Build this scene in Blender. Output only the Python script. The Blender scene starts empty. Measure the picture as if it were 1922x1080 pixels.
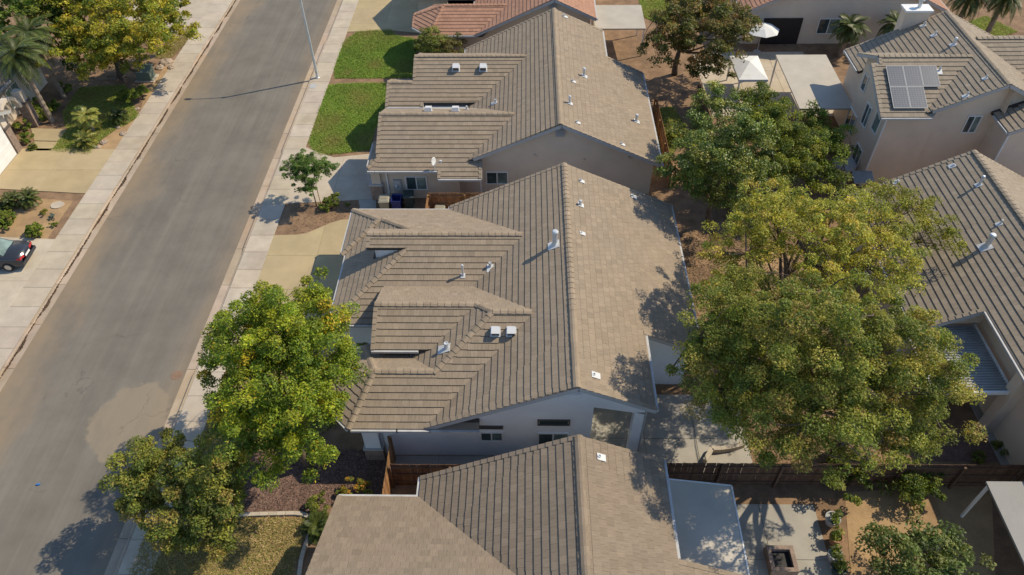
import bpy, math, random
import numpy as np
from mathutils import Matrix, Vector

SC = bpy.context.scene
COL = SC.collection
rnd = random.Random(7)
NPR = np.random.default_rng(11)

# ------------------------------------------------------------------ camera
CAM_H = 30.0
FPX, IW, IH = 1383.9, 1922.0, 1080.0
def _cam_axes(pitch, yaw, roll):
    c, s = math.cos(yaw), math.sin(yaw)
    R = np.array([c, -s, 0.0])
    F = np.array([s, c, 0.0]) * math.cos(pitch) + np.array([0, 0, -1.0]) * math.sin(pitch)
    U = np.cross(R, F)
    return R * math.cos(roll) + U * math.sin(roll), -R * math.sin(roll) + U * math.cos(roll), F
CR, CU, CF = _cam_axes(math.radians(45.755), math.radians(-1.548), math.radians(-0.951))
CP = np.array([0.0, 0.0, CAM_H])
cam_d = bpy.data.cameras.new('camera')
cam = bpy.data.objects.new('camera', cam_d)
COL.objects.link(cam)
cam_d.sensor_fit = 'HORIZONTAL'
cam_d.sensor_width = 36.0
cam_d.lens = FPX / IW * 36.0
cam_d.clip_start = 0.5
cam_d.clip_end = 4000
cam.matrix_world = Matrix(((CR[0], CU[0], -CF[0], CP[0]), (CR[1], CU[1], -CF[1], CP[1]), (CR[2], CU[2], -CF[2], CP[2]), (0, 0, 0, 1)))
SC.camera = cam

# ------------------------------------------------------------------ sky, sun, exposure
SUN_EL, SUN_AZ = math.radians(46.5), math.radians(22.0)      # azimuth counted from +X towards +Y
SUN_DIR = Vector((math.cos(SUN_EL) * math.cos(SUN_AZ), math.cos(SUN_EL) * math.sin(SUN_AZ), math.sin(SUN_EL)))
world = bpy.data.worlds.new('World')
SC.world = world
world.use_nodes = True
wn = world.node_tree
wn.nodes.clear()
sky = wn.nodes.new('ShaderNodeTexSky')
sky.sky_type = 'NISHITA'
sky.sun_disc = False
sky.sun_elevation = SUN_EL
sky.sun_rotation = math.pi / 2 - SUN_AZ
sky.air_density = 1.0
sky.dust_density = 0.3
sky.ozone_density = 2.5
bg = wn.nodes.new('ShaderNodeBackground')
bg.inputs[1].default_value = 0.15
wo = wn.nodes.new('ShaderNodeOutputWorld')
wn.links.new(sky.outputs[0], bg.inputs[0])
wn.links.new(bg.outputs[0], wo.inputs[0])
sd = bpy.data.lights.new('sun', 'SUN')
sd.energy = 4.15
sd.angle = math.radians(0.53)
sd.color = (1.0, 0.87, 0.66)
sun = bpy.data.objects.new('sun', sd)
COL.objects.link(sun)
sun.rotation_euler = SUN_DIR.to_track_quat('Z', 'Y').to_euler()
sun.location = (20, 10, 60)
SC.view_settings.view_transform = 'Standard'
SC.view_settings.look = 'None'
SC.view_settings.exposure = 0.2
SC.view_settings.gamma = 1.0
SC.view_settings.use_curve_mapping = False

# ------------------------------------------------------------------ photo pixels to places
def ray(x, y):
    return CF + CR * (x - 961.0) / FPX + CU * (540.0 - y) / FPX
def G(x, y, z=0.0):
    d = ray(x, y)
    p = CP + d * ((z - CAM_H) / d[2])
    return (float(p[0]), float(p[1]), z)
def PX(p):
    v = np.array(p, float) - CP
    k = float(v @ CF)
    return 961 + FPX * float(v @ CR) / k, 540 - FPX * float(v @ CU) / k, k

# ------------------------------------------------------------------ materials
def nmat(name):
    m = bpy.data.materials.new(name)
    m.use_nodes = True
    nt = m.node_tree
    nt.nodes.clear()
    out = nt.nodes.new('ShaderNodeOutputMaterial')
    b = nt.nodes.new('ShaderNodeBsdfPrincipled')
    nt.links.new(b.outputs[0], out.inputs[0])
    return m, nt, b
def N(nt, t, **kw):
    n = nt.nodes.new(t)
    for k, v in kw.items():
        setattr(n, k, v)
    return n
def L(nt, a, b):
    nt.links.new(a, b)
def noise(nt, vec, scale, detail=4, rough=0.6, dist=0.0):
    n = N(nt, 'ShaderNodeTexNoise')
    n.inputs['Scale'].default_value = scale
    n.inputs['Detail'].default_value = detail
    n.inputs['Roughness'].default_value = rough
    n.inputs['Distortion'].default_value = dist
    if vec is not None:
        L(nt, vec, n.inputs['Vector'])
    return n.outputs['Fac']
def ramp(nt, fac, stops):
    r = N(nt, 'ShaderNodeValToRGB')
    els = r.color_ramp.elements
    while len(els) < len(stops):
        els.new(0.5)
    for e, (p, c) in zip(els, stops):
        e.position = p
        e.color = (c[0], c[1], c[2], 1) if hasattr(c, '__len__') else (c, c, c, 1)
    L(nt, fac, r.inputs[0])
    return r.outputs[0]
def mixc(nt, fac, a, b, mode='MIX'):
    n = N(nt, 'ShaderNodeMix', data_type='RGBA', blend_type=mode)
    for s, v in ((n.inputs[0], fac), (n.inputs[6], a), (n.inputs[7], b)):
        if isinstance(v, (int, float)):
            s.default_value = v
        elif isinstance(v, (tuple, list)):
            s.default_value = (v[0], v[1], v[2], 1)
        else:
            L(nt, v, s)
    return n.outputs[2]
def math_(nt, op, a, b=None, c=None):
    n = N(nt, 'ShaderNodeMath', operation=op)
    for i, v in enumerate((a, b, c)):
        if v is None:
            continue
        if isinstance(v, (int, float)):
            n.inputs[i].default_value = v
        else:
            L(nt, v, n.inputs[i])
    return n.outputs[0]
def wpos(nt, scale=(1, 1, 1), loc=(0, 0, 0)):
    g = N(nt, 'ShaderNodeNewGeometry')
    m = N(nt, 'ShaderNodeMapping')
    m.inputs['Scale'].default_value = scale
    m.inputs['Location'].default_value = loc
    L(nt, g.outputs['Position'], m.inputs['Vector'])
    return m.outputs[0]
def bump(nt, b, h, strength=0.3, dist=0.01):
    n = N(nt, 'ShaderNodeBump')
    n.inputs['Strength'].default_value = strength
    n.inputs['Distance'].default_value = dist
    L(nt, h, n.inputs['Height'])
    L(nt, n.outputs[0], b.inputs['Normal'])
def objcol(nt):
    o = N(nt, 'ShaderNodeObjectInfo')
    return o.outputs['Color'], o.outputs['Random']

def surf(name, col, rough=0.8, var=0.18, scale=3.0, fine=40.0, fvar=0.12, bmp=0.25, metal=0.0, spec=0.3, tint=None):
    """weathered surface: broad blotches and fine grain round one base colour"""
    m, nt, b = nmat(name)
    p = wpos(nt)
    n1 = noise(nt, p, scale, 5, 0.62)
    n2 = noise(nt, p, fine, 3, 0.6)
    f1 = ramp(nt, n1, ((0.28, 1 - var), (0.72, 1 + var)))
    f2 = ramp(nt, n2, ((0.25, 1 - fvar), (0.75, 1 + fvar)))
    c = mixc(nt, 1.0, col, f1, 'MULTIPLY')
    if tint is not None:
        n3 = noise(nt, p, scale * 0.37, 6, 0.7)
        c = mixc(nt, ramp(nt, n3, ((0.5, 0.0), (0.68, 0.75))), c, tint)
    c = mixc(nt, 1.0, c, f2, 'MULTIPLY')
    oc, _ = objcol(nt)
    c = mixc(nt, 1.0, c, oc, 'MULTIPLY')
    L(nt, c, b.inputs['Base Color'])
    b.inputs['Roughness'].default_value = rough
    b.inputs['Metallic'].default_value = metal
    b.inputs['Specular IOR Level'].default_value = spec
    if bmp:
        bump(nt, b, n2, bmp, 0.01)
    return m
def plain(name, col, rough=0.5, metal=0.0, spec=0.4):
    return surf(name, col, rough, 0.06, 2.0, 30.0, 0.05, 0.05, metal, spec)

def tile_mat(name, col, warm):
    m, nt, b = nmat(name)
    uv = N(nt, 'ShaderNodeUVMap')
    oc, orn = objcol(nt)
    comb = N(nt, 'ShaderNodeCombineXYZ')
    L(nt, math_(nt, 'MULTIPLY', orn, 37.0), comb.inputs[0])
    L(nt, math_(nt, 'MULTIPLY', orn, 91.0), comb.inputs[1])
    add = N(nt, 'ShaderNodeVectorMath', operation='ADD')
    L(nt, uv.outputs[0], add.inputs[0]); L(nt, comb.outputs[0], add.inputs[1])
    mp = N(nt, 'ShaderNodeMapping')
    mp.inputs['Scale'].default_value = (34.0, 2.6, 1)
    L(nt, add.outputs[0], mp.inputs[0])
    streak = noise(nt, mp.outputs[0], 1.0, 4, 0.65)
    p = wpos(nt)
    big = noise(nt, p, 0.55, 4, 0.6)
    fine = noise(nt, p, 60.0, 2, 0.6)
    at = N(nt, 'ShaderNodeAttribute', attribute_name='tone')
    c = mixc(nt, ramp(nt, big, ((0.35, 0.0), (0.7, 0.55))), col, warm)
    c = mixc(nt, 1.0, c, ramp(nt, streak, ((0.25, 0.76), (0.75, 1.2))), 'MULTIPLY')
    c = mixc(nt, 1.0, c, ramp(nt, fine, ((0.2, 0.86), (0.8, 1.12))), 'MULTIPLY')
    c = mixc(nt, 1.0, c, at.outputs['Color'], 'MULTIPLY')
    c = mixc(nt, 1.0, c, oc, 'MULTIPLY')
    # thin grey-black lichen specks
    lich = noise(nt, p, 9.0, 5, 0.7)
    c = mixc(nt, ramp(nt, lich, ((0.66, 0.0), (0.8, 0.35))), c, (0.06, 0.055, 0.05))
    L(nt, c, b.inputs['Base Color'])
    b.inputs['Roughness'].default_value = 0.88
    b.inputs['Specular IOR Level'].default_value = 0.25
    bump(nt, b, streak, 0.35, 0.012)
    return m

def leaf_mat(name, trans=0.38, rough=0.55):
    m, nt, b = nmat(name)
    at = N(nt, 'ShaderNodeAttribute', attribute_name='tone')
    oc, _ = objcol(nt)
    c = mixc(nt, 1.0, at.outputs['Color'], oc, 'MULTIPLY')
    L(nt, c, b.inputs['Base Color'])
    b.inputs['Roughness'].default_value = rough
    b.inputs['Specular IOR Level'].default_value = 0.35
    tr = N(nt, 'ShaderNodeBsdfTranslucent')
    L(nt, mixc(nt, 1.0, c, (1.25, 1.2, 0.5), 'MULTIPLY'), tr.inputs[0])
    mx = N(nt, 'ShaderNodeMixShader')
    mx.inputs[0].default_value = trans
    L(nt, b.outputs[0], mx.inputs[1]); L(nt, tr.outputs[0], mx.inputs[2])
    out = [n for n in nt.nodes if n.type == 'OUTPUT_MATERIAL'][0]
    L(nt, mx.outputs[0], out.inputs[0])
    return m

def asphalt_mat():
    m, nt, b = nmat('asphalt')
    p = wpos(nt)
    sep = N(nt, 'ShaderNodeSeparateXYZ')
    L(nt, p, sep.inputs[0])
    X, Y = sep.outputs[0], sep.outputs[1]
    streak = noise(nt, wpos(nt, (1.5, 0.035, 1)), 1.0, 5, 0.62)          # wear along the lanes
    streak2 = noise(nt, wpos(nt, (6.0, 0.10, 1)), 1.0, 3, 0.6)
    blot = noise(nt, p, 0.35, 6, 0.65)
    fine = noise(nt, p, 42.0, 3, 0.7)
    c = ramp(nt, streak, ((0.25, (0.146, 0.132, 0.112)), (0.5, (0.165, 0.149, 0.124)), (0.78, (0.192, 0.174, 0.143))))
    c = mixc(nt, 1.0, c, ramp(nt, streak2, ((0.3, 0.95), (0.7, 1.045))), 'MULTIPLY')
    c = mixc(nt, 1.0, c, ramp(nt, blot, ((0.3, 0.84), (0.7, 1.14))), 'MULTIPLY')
    # washed-in soil along both gutters
    wob = math_(nt, 'MULTIPLY', math_(nt, 'SUBTRACT', noise(nt, wpos(nt, (0.5, 0.22, 1)), 1.0, 5, 0.7), 0.5), 5.2)
    dl = math_(nt, 'SUBTRACT', math_(nt, 'ADD', X, 26.4), wob)
    soil_l = ramp(nt, math_(nt, 'MULTIPLY', dl, 0.42), ((0.0, 0.85), (1.0, 0.0)))
    dr = math_(nt, 'ADD', math_(nt, 'MULTIPLY', math_(nt, 'ADD', X, 17.5), -1.0), math_(nt, 'MULTIPLY', wob, 0.35))
    soil_r = ramp(nt, math_(nt, 'MULTIPLY', dr, 0.9), ((0.0, 0.5), (1.0, 0.0)))
    soil = math_(nt, 'MAXIMUM', soil_l, soil_r)
    c = mixc(nt, math_(nt, 'MULTIPLY', soil, ramp(nt, blot, ((0.25, 0.45), (0.6, 1.0)))), c, (0.27, 0.2, 0.125))
    # dried mud fan by the kerb
    ex = math_(nt, 'DIVIDE', math_(nt, 'ADD', X, 19.3), 2.15)
    ey = math_(nt, 'DIVIDE', math_(nt, 'SUBTRACT', Y, 20.1), 2.3)
    rr = math_(nt, 'SQRT', math_(nt, 'ADD', math_(nt, 'MULTIPLY', ex, ex), math_(nt, 'MULTIPLY', ey, ey)))
    wob2 = math_(nt, 'MULTIPLY', math_(nt, 'SUBTRACT', noise(nt, p, 0.55, 5, 0.6), 0.5), 1.2)
    rim = math_(nt, 'ADD', rr, wob2)
    fan = ramp(nt, rim, ((0.88, 0.8), (0.99, 0.0)))
    fan = math_(nt, 'MULTIPLY', fan, ramp(nt, noise(nt, wpos(nt, (0.9, 0.35, 1)), 1.0, 5, 0.7), ((0.2, 0.2), (0.52, 1.0))))
    c = mixc(nt, fan, c, (0.26, 0.212, 0.15))
    # hairline cracks, some sealed dark
    cv = N(nt, 'ShaderNodeTexVoronoi', feature='DISTANCE_TO_EDGE')
    cv.inputs['Scale'].default_value = 0.16
    dv = N(nt, 'ShaderNodeVectorMath', operation='ADD')
    nz = N(nt, 'ShaderNodeTexNoise'); nz.inputs['Scale'].default_value = 0.9; nz.inputs['Detail'].default_value = 6
    L(nt, p, nz.inputs['Vector'])
    sc = N(nt, 'ShaderNodeVectorMath', operation='SCALE'); sc.inputs['Scale'].default_value = 1.6
    L(nt, nz.outputs['Color'], sc.inputs[0]); L(nt, p, dv.inputs[0]); L(nt, sc.outputs[0], dv.inputs[1]); L(nt, dv.outputs[0], cv.inputs['Vector'])
    crk = ramp(nt, cv.outputs['Distance'], ((0.0, 1.0), (0.0045, 0.0)))
    c = mixc(nt, math_(nt, 'MULTIPLY', crk, ramp(nt, noise(nt, p, 0.3, 3), ((0.5, 0.0), (0.62, 0.5)))), c, (0.06, 0.055, 0.05))
    # oil spots
    oil = noise(nt, p, 1.1, 5, 0.8, 0.4)
    c = mixc(nt, ramp(nt, oil, ((0.68, 0.0), (0.76, 0.6))), c, (0.05, 0.048, 0.045))
    c = mixc(nt, 1.0, c, ramp(nt, fine, ((0.2, 0.78), (0.8, 1.24))), 'MULTIPLY')
    L(nt, c, b.inputs['Base Color'])
    b.inputs['Roughness'].default_value = 0.9
    b.inputs['Specular IOR Level'].default_value = 0.25
    bump(nt, b, fine, 0.5, 0.008)
    return m

def glass_mat(name, col=(0.03, 0.045, 0.045)):
    m, nt, b = nmat(name)
    n1 = noise(nt, wpos(nt), 1.4, 2)
    L(nt, mixc(nt, ramp(nt, n1, ((0.35, 0.0), (0.65, 1.0))), col, tuple(2.2 * v for v in col)), b.inputs['Base Color'])
    b.inputs['Roughness'].default_value = 0.06
    b.inputs['Specular IOR Level'].default_value = 0.6
    return m

def corr_mat(name, col):
    return surf(name, col, 0.5, 0.12, 1.5, 20, 0.06, 0.05, 0.0, 0.4, tint=tuple(0.6 * v for v in col))

MT = {
    'asphalt': asphalt_mat(),
    'concrete': surf('concrete', (0.455, 0.395, 0.31), 0.88, 0.13, 0.9, 34, 0.1, 0.2, tint=(0.36, 0.30, 0.225)),
    'concrete_joint': surf('concrete_joint', (0.16, 0.135, 0.105), 0.95),
    'kerb': surf('kerb', (0.40, 0.325, 0.245), 0.9, 0.16, 0.8, 30, 0.12, 0.25, tint=(0.38, 0.26, 0.16)),
    'driveway': surf('driveway', (0.405, 0.325, 0.19), 0.88, 0.12, 0.6, 30, 0.1, 0.2, tint=(0.33, 0.265, 0.15)),
    'patio': surf('patio', (0.36, 0.34, 0.30), 0.88, 0.14, 0.8, 30, 0.1, 0.2),
    'soil': surf('soil', (0.235, 0.15, 0.088), 0.97, 0.3, 1.3, 22, 0.3, 0.7, tint=(0.13, 0.085, 0.055)),
    'sand': surf('sand', (0.36, 0.24, 0.125), 0.97, 0.2, 1.1, 25, 0.2, 0.5, tint=(0.25, 0.16, 0.09)),
    'mulch': surf('mulch', (0.17, 0.105, 0.08), 0.97, 0.3, 3.0, 18, 0.5, 0.9),
    'lawn': surf('lawn', (0.175, 0.20, 0.028), 0.95, 0.35, 1.2, 26, 0.4, 0.8, tint=(0.15, 0.16, 0.035)),
    'drylawn': surf('drylawn', (0.24, 0.18, 0.075), 0.95, 0.35, 0.9, 26, 0.4, 0.8, tint=(0.09, 0.10, 0.025)),
    'tile_brown': tile_mat('tile_brown', (0.281, 0.226, 0.166), (0.310, 0.239, 0.164)),
    'tile_pink': tile_mat('tile_pink', (0.233, 0.186, 0.136), (0.253, 0.192, 0.136)),
    'tile_grey': tile_mat('tile_grey', (0.291, 0.243, 0.183), (0.281, 0.226, 0.166)),
    'tile_red': tile_mat('tile_red', (0.37, 0.205, 0.135), (0.42, 0.245, 0.165)),
    'felt': surf('felt', (0.07, 0.06, 0.052), 0.95),
    'stucco_grey': surf('stucco_grey', (0.74, 0.76, 0.76), 0.92, 0.07, 0.7, 45, 0.1, 0.35),
    'stucco_tan': surf('stucco_tan', (0.60, 0.51, 0.40), 0.92, 0.08, 0.7, 45, 0.1, 0.35),
    'stucco_pink': surf('stucco_pink', (0.68, 0.55, 0.42), 0.92, 0.08, 0.7, 45, 0.1, 0.35),
    'stucco_cream': surf('stucco_cream', (0.60, 0.52, 0.42), 0.92, 0.08, 0.7, 45, 0.1, 0.35),
    'white_paint': plain('white_paint', (0.74, 0.735, 0.71), 0.5),
    'trim_grey': plain('trim_grey', (0.40, 0.40, 0.39), 0.6),
    'dark_trim': plain('dark_trim', (0.10, 0.085, 0.075), 0.7),
    'galv': surf('galv', (0.62, 0.64, 0.64), 0.42, 0.12, 6, 50, 0.06, 0.05, 0.35, 0.5),
    'vent_white': plain('vent_white', (0.56, 0.57, 0.57), 0.55),
    'black': plain('black', (0.015, 0.015, 0.016), 0.6),
    'glass': glass_mat('glass'),
    'glass_blind': glass_mat('glass_blind', (0.10, 0.135, 0.12)),
    'wood': surf('wood', (0.30, 0.165, 0.075), 0.85, 0.3, 2.5, 26, 0.25, 0.4, tint=(0.16, 0.09, 0.045)),
    'wood_dark': surf('wood_dark', (0.13, 0.082, 0.055), 0.9, 0.3, 2.5, 26, 0.25, 0.4),  # darker copy of wood: the long fence's shade is put into the colour
    'bark': surf('bark', (0.115, 0.085, 0.062), 0.95, 0.3, 4, 22, 0.35, 0.9),
    'palm_bark': surf('palm_bark', (0.24, 0.19, 0.145), 0.95, 0.3, 4, 18, 0.35, 0.9),
    'leaf': leaf_mat('leaf'),
    'leaf_waxy': leaf_mat('leaf_waxy', 0.16, 0.42),
    'grass': leaf_mat('grass', 0.2, 0.7),
    'stone': surf('stone', (0.27, 0.20, 0.155), 0.92, 0.3, 4, 20, 0.25, 0.6),
    'rock': surf('rock', (0.36, 0.28, 0.21), 0.94, 0.25, 3, 16, 0.25, 0.6),
    'gutter_paint': surf('gutter_paint', (0.46, 0.455, 0.44), 0.6, 0.15, 2.0, 20, 0.1, 0.05),
    'cover_dull': surf('cover_dull', (0.24, 0.235, 0.22), 0.6, 0.1, 0.8, 20, 0.05, 0.05),
    'corr_grey': corr_mat('corr_grey', (0.33, 0.33, 0.315)),
    'cover_grey': surf('cover_grey', (0.50, 0.455, 0.38), 0.55, 0.1, 0.8, 20, 0.05, 0.05, tint=(0.42, 0.385, 0.32)),
    'cover_beige': surf('cover_beige', (0.44, 0.40, 0.33), 0.6, 0.1, 0.8, 20, 0.05, 0.05),
    'car_paint': plain('car_paint', (0.045, 0.05, 0.06), 0.22, 0.3, 0.6),
    'rubber': plain('rubber', (0.02, 0.02, 0.02), 0.8),
    'alloy': plain('alloy', (0.5, 0.5, 0.5), 0.3, 0.8),
    'lamp_red': plain('lamp_red', (0.42, 0.02, 0.025), 0.2),
    'bin_blue': plain('bin_blue', (0.02, 0.03, 0.14), 0.5),
    'bin_green': plain('bin_green', (0.035, 0.05, 0.045), 0.5),
    'bin_tan': plain('bin_tan', (0.27, 0.25, 0.19), 0.55),
    'utility_green': plain('utility_green', (0.12, 0.16, 0.125), 0.6),
    'blue_cloth': plain('blue_cloth', (0.02, 0.16, 0.48), 0.8),
    'white_cloth': plain('white_cloth', (0.66, 0.66, 0.63), 0.85),
    'tarp': surf('tarp', (0.36, 0.37, 0.37), 0.7, 0.2, 3, 12, 0.15, 0.4),
    'terracotta': plain('terracotta', (0.33, 0.17, 0.10), 0.8),
    'rust': surf('rust', (0.23, 0.15, 0.10), 0.8),
}
def solar_mat():
    m, nt, b = nmat('solar_cells')
    uv = N(nt, 'ShaderNodeUVMap')
    br = N(nt, 'ShaderNodeTexBrick')
    br.offset = 0.0
    br.inputs['Scale'].default_value = 1.0
    br.inputs['Brick Width'].default_value = 0.158
    br.inputs['Row Height'].default_value = 0.158
    br.inputs['Mortar Size'].default_value = 0.009
    br.inputs['Color1'].default_value = (0.085, 0.095, 0.115, 1)
    br.inputs['Color2'].default_value = (0.10, 0.11, 0.13, 1)
    br.inputs['Mortar'].default_value = (0.19, 0.2, 0.21, 1)
    L(nt, uv.outputs[0], br.inputs['Vector'])
    L(nt, br.outputs[0], b.inputs['Base Color'])
    b.inputs['Roughness'].default_value = 0.22
    return m
MT['solar'] = solar_mat()

# ------------------------------------------------------------------ mesh helpers
def tag(o, label=None, cat=None, group=None, kind=None):
    if label: o['label'] = label
    if cat: o['category'] = cat
    if group: o['group'] = group
    if kind: o['kind'] = kind
    return o
def link(o, parent=None):
    COL.objects.link(o)
    if parent is not None:
        o.parent = parent
        o.matrix_parent_inverse = parent.matrix_basis.inverted()
    return o
def root(name, loc, label, cat, group=None):
    o = bpy.data.objects.new(name, None)
    o.empty_display_size = 0.3
    o.location = loc
    COL.objects.link(o)
    return tag(o, label, cat, group)
def mesh_data(name, V, Fs, mat, uv=None, tone=None, smooth=False):
    me = bpy.data.meshes.new(name)
    me.from_pydata([tuple(map(float, v)) for v in V], [], Fs)
    if mat is not None:
        me.materials.append(MT[mat] if isinstance(mat, str) else mat)
    if uv is not None:
        l = me.uv_layers.new(name='UVMap')
        l.data.foreach_set('uv', np.asarray(uv, np.float32).ravel())
    if tone is not None:
        a = me.attributes.new('tone', 'FLOAT_COLOR', 'POINT')
        t = np.ones((len(V), 4), np.float32)
        tt = np.asarray(tone, np.float32)
        t[:, :3] = tt[:, None] if tt.ndim == 1 else tt
        a.data.foreach_set('color', t.ravel())
    if smooth:
        me.polygons.foreach_set('use_smooth', [True] * len(me.polygons))
    me.update()
    return me
def obj(name, V, Fs, mat, parent=None, **kw):
    o = bpy.data.objects.new(name, mesh_data(name, V, Fs, mat, **kw))
    return link(o, parent)
def inst(name, me, mw, parent=None, color=None):
    o = bpy.data.objects.new(name, me)
    link(o, parent)
    o.matrix_basis = mw
    if color is not None:
        o.color = (*color, 1) if hasattr(color, '__len__') else (color, color, color, 1)
    return o

class MB:
    """gathers simple shapes into one mesh"""
    def __init__(s):
        s.V, s.F = [], []
    def add(s, V, Fs):
        k = len(s.V)
        s.V += [tuple(v) for v in V]
        s.F += [tuple(i + k for i in f) for f in Fs]
        return s
    def box(s, x0, y0, z0, x1, y1, z1):
        V = [(x0, y0, z0), (x1, y0, z0), (x1, y1, z0), (x0, y1, z0), (x0, y0, z1), (x1, y0, z1), (x1, y1, z1), (x0, y1, z1)]
        return s.add(V, [(0, 3, 2, 1), (4, 5, 6, 7), (0, 1, 5, 4), (1, 2, 6, 5), (2, 3, 7, 6), (3, 0, 4, 7)])
    def beam(s, p, q, w, h, up=(0, 0, 1)):
        """bar of section w x h from p to q, h measured along up"""
        p, q, up = Vector(p), Vector(q), Vector(up)
        d = (q - p).normalized()
        sd_ = d.cross(up)
        if sd_.length < 1e-5:
            sd_ = d.cross(Vector((1, 0, 0)))
        sd_.normalize()
        u = sd_.cross(d).normalized()
        V = []
        for e in (p, q):
            for a, c in ((-1, -1), (1, -1), (1, 1), (-1, 1)):
                V.append(e + sd_ * (a * w / 2) + u * (c * h / 2))
        return s.add(V, [(3, 2, 1, 0), (4, 5, 6, 7), (0, 1, 5, 4), (1, 2, 6, 5), (2, 3, 7, 6), (3, 0, 4, 7)])
    def tube(s, pts, rad, n=8, caps=True):
        pts = [Vector(p) for p in pts]
        if not hasattr(rad, '__len__'):
            rad = [rad] * len(pts)
        V, Fs = [], []
        ref = Vector((0.31, 0.77, 0.12)).normalized()
        for i, p in enumerate(pts):
            d = (pts[min(i + 1, len(pts) - 1)] - pts[max(i - 1, 0)]).normalized()
            a = d.cross(ref)
            if a.length < 1e-3:
                a = d.cross(Vector((1, 0, 0)))
            a.normalize()
            b_ = d.cross(a)
            for k in range(n):
                t = 2 * math.pi * k / n
                V.append(p + (a * math.cos(t) + b_ * math.sin(t)) * rad[i])
        for i in range(len(pts) - 1):
            for k in range(n):
                k2 = (k + 1) % n
                Fs.append((i * n + k, i * n + k2, (i + 1) * n + k2, (i + 1) * n + k))
        if caps:
            Fs.append(tuple(reversed(range(n))))
            Fs.append(tuple(range((len(pts) - 1) * n, len(pts) * n)))
        return s.add(V, Fs)
    def prism(s, poly, z0, z1):
        n = len(poly)
        zf0 = z0 if callable(z0) else (lambda x, y: z0)
        zf1 = z1 if callable(z1) else (lambda x, y: z1)
        V = [(x, y, zf0(x, y)) for x, y in poly] + [(x, y, zf1(x, y)) for x, y in poly]
        Fs = [tuple(reversed(range(n))), tuple(range(n, 2 * n))] + [(i, (i + 1) % n, n + (i + 1) % n, n + i) for i in range(n)]
        return s.add(V, Fs)
    def lathe(s, c, prof, n=14):
        V, Fs = [], []
        for r, z in prof:
            for k in range(n):
                t = 2 * math.pi * k / n
                V.append((c[0] + r * math.cos(t), c[1] + r * math.sin(t), c[2] + z))
        for i in range(len(prof) - 1):
            for k in range(n):
                k2 = (k + 1) % n
                Fs.append((i * n + k, i * n + k2, (i + 1) * n + k2, (i + 1) * n + k))
        Fs.append(tuple(reversed(range(n))))
        Fs.append(tuple(range((len(prof) - 1) * n, len(prof) * n)))
        return s.add(V, Fs)
    def xf(s, m):
        s.V = [tuple(m @ Vector(v)) for v in s.V]
        return s
    def build(s, name, mat, parent=None, smooth=False):
        return obj(name, s.V, s.F, mat, parent, smooth=smooth)

# ------------------------------------------------------------------ plane geometry in plan
def area2(P):
    return sum(P[i][0] * P[(i + 1) % len(P)][1] - P[(i + 1) % len(P)][0] * P[i][1] for i in range(len(P))) / 2
def ccw(P):
    return list(P) if area2(P) > 0 else list(reversed(P))
def clip(P, a, b, c):
    """keep a*x+b*y+c >= 0"""
    out = []
    for i in range(len(P)):
        p, q = P[i], P[(i + 1) % len(P)]
        dp, dq = a * p[0] + b * p[1] + c, a * q[0] + b * q[1] + c
        if dp >= 0:
            out.append(p)
        if (dp >= 0) != (dq >= 0):
            t = dp / (dp - dq)
            out.append((p[0] + t * (q[0] - p[0]), p[1] + t * (q[1] - p[1])))
    return out
def inside(P, x, y, eps=1e-6):
    """convex, counter-clockwise"""
    for i in range(len(P)):
        p, q = P[i], P[(i + 1) % len(P)]
        if (q[0] - p[0]) * (y - p[1]) - (q[1] - p[1]) * (x - p[0]) < -eps:
            return False
    return True
def inpoly(P, x, y):
    r, j = False, len(P) - 1
    for i in range(len(P)):
        if (P[i][1] > y) != (P[j][1] > y) and x < (P[j][0] - P[i][0]) * (y - P[i][1]) / (P[j][1] - P[i][1]) + P[i][0]:
            r = not r
        j = i
    return r
def rect(x0, x1, y0, y1):
    return [(x0, y0), (x1, y0), (x1, y1), (x0, y1)]
# ------------------------------------------------------------------ tiled roofs
# A house roof is a set of bodies; a body is the lowest of its planes over a convex plan polygon, the roof is the highest of its bodies.
class Body:
    def __init__(s, poly, planes, plain=False, over=None, tol=0.3):
        s.poly = ccw(poly)
        s.plain = plain                        # no gutter along its eaves
        if over is not None:                   # stop a wing just inside the slope it runs into
            for a, b, c in planes:
                if abs(a) < 1e-6:
                    s.poly = clip(s.poly, a - over[0], b - over[1], c - over[2] + tol)
        s.planes = planes                      # (a, b, c): z = a*x + b*y + c
    def z(s, x, y):
        return min(a * x + b * y + c for a, b, c in s.planes)
    def active(s, x, y):
        return min(range(len(s.planes)), key=lambda i: s.planes[i][0] * x + s.planes[i][1] * y + s.planes[i][2])
    def region(s, i):
        P = s.poly
        a, b, c = s.planes[i]
        for j, (d, e, f) in enumerate(s.planes):
            if j != i:
                P = clip(P, d - a, e - b, f - c)
                if len(P) < 3:
                    return []
        return P
def plE(x0, zr, s): return (-s, 0, zr + s * x0)          # falls towards +X from x0
def plW(x0, zr, s): return (s, 0, zr - s * x0)
def plN(y0, zr, s): return (0, -s, zr + s * y0)          # falls towards +Y
def plS(y0, zr, s): return (0, s, zr - s * y0)
def plD(x0, y0, zr, s, dx, dy):                          # falls along (dx, dy)
    k = math.hypot(dx, dy)
    return (-s * dx / k, -s * dy / k, zr + s * (dx * x0 + dy * y0) / k)

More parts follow.
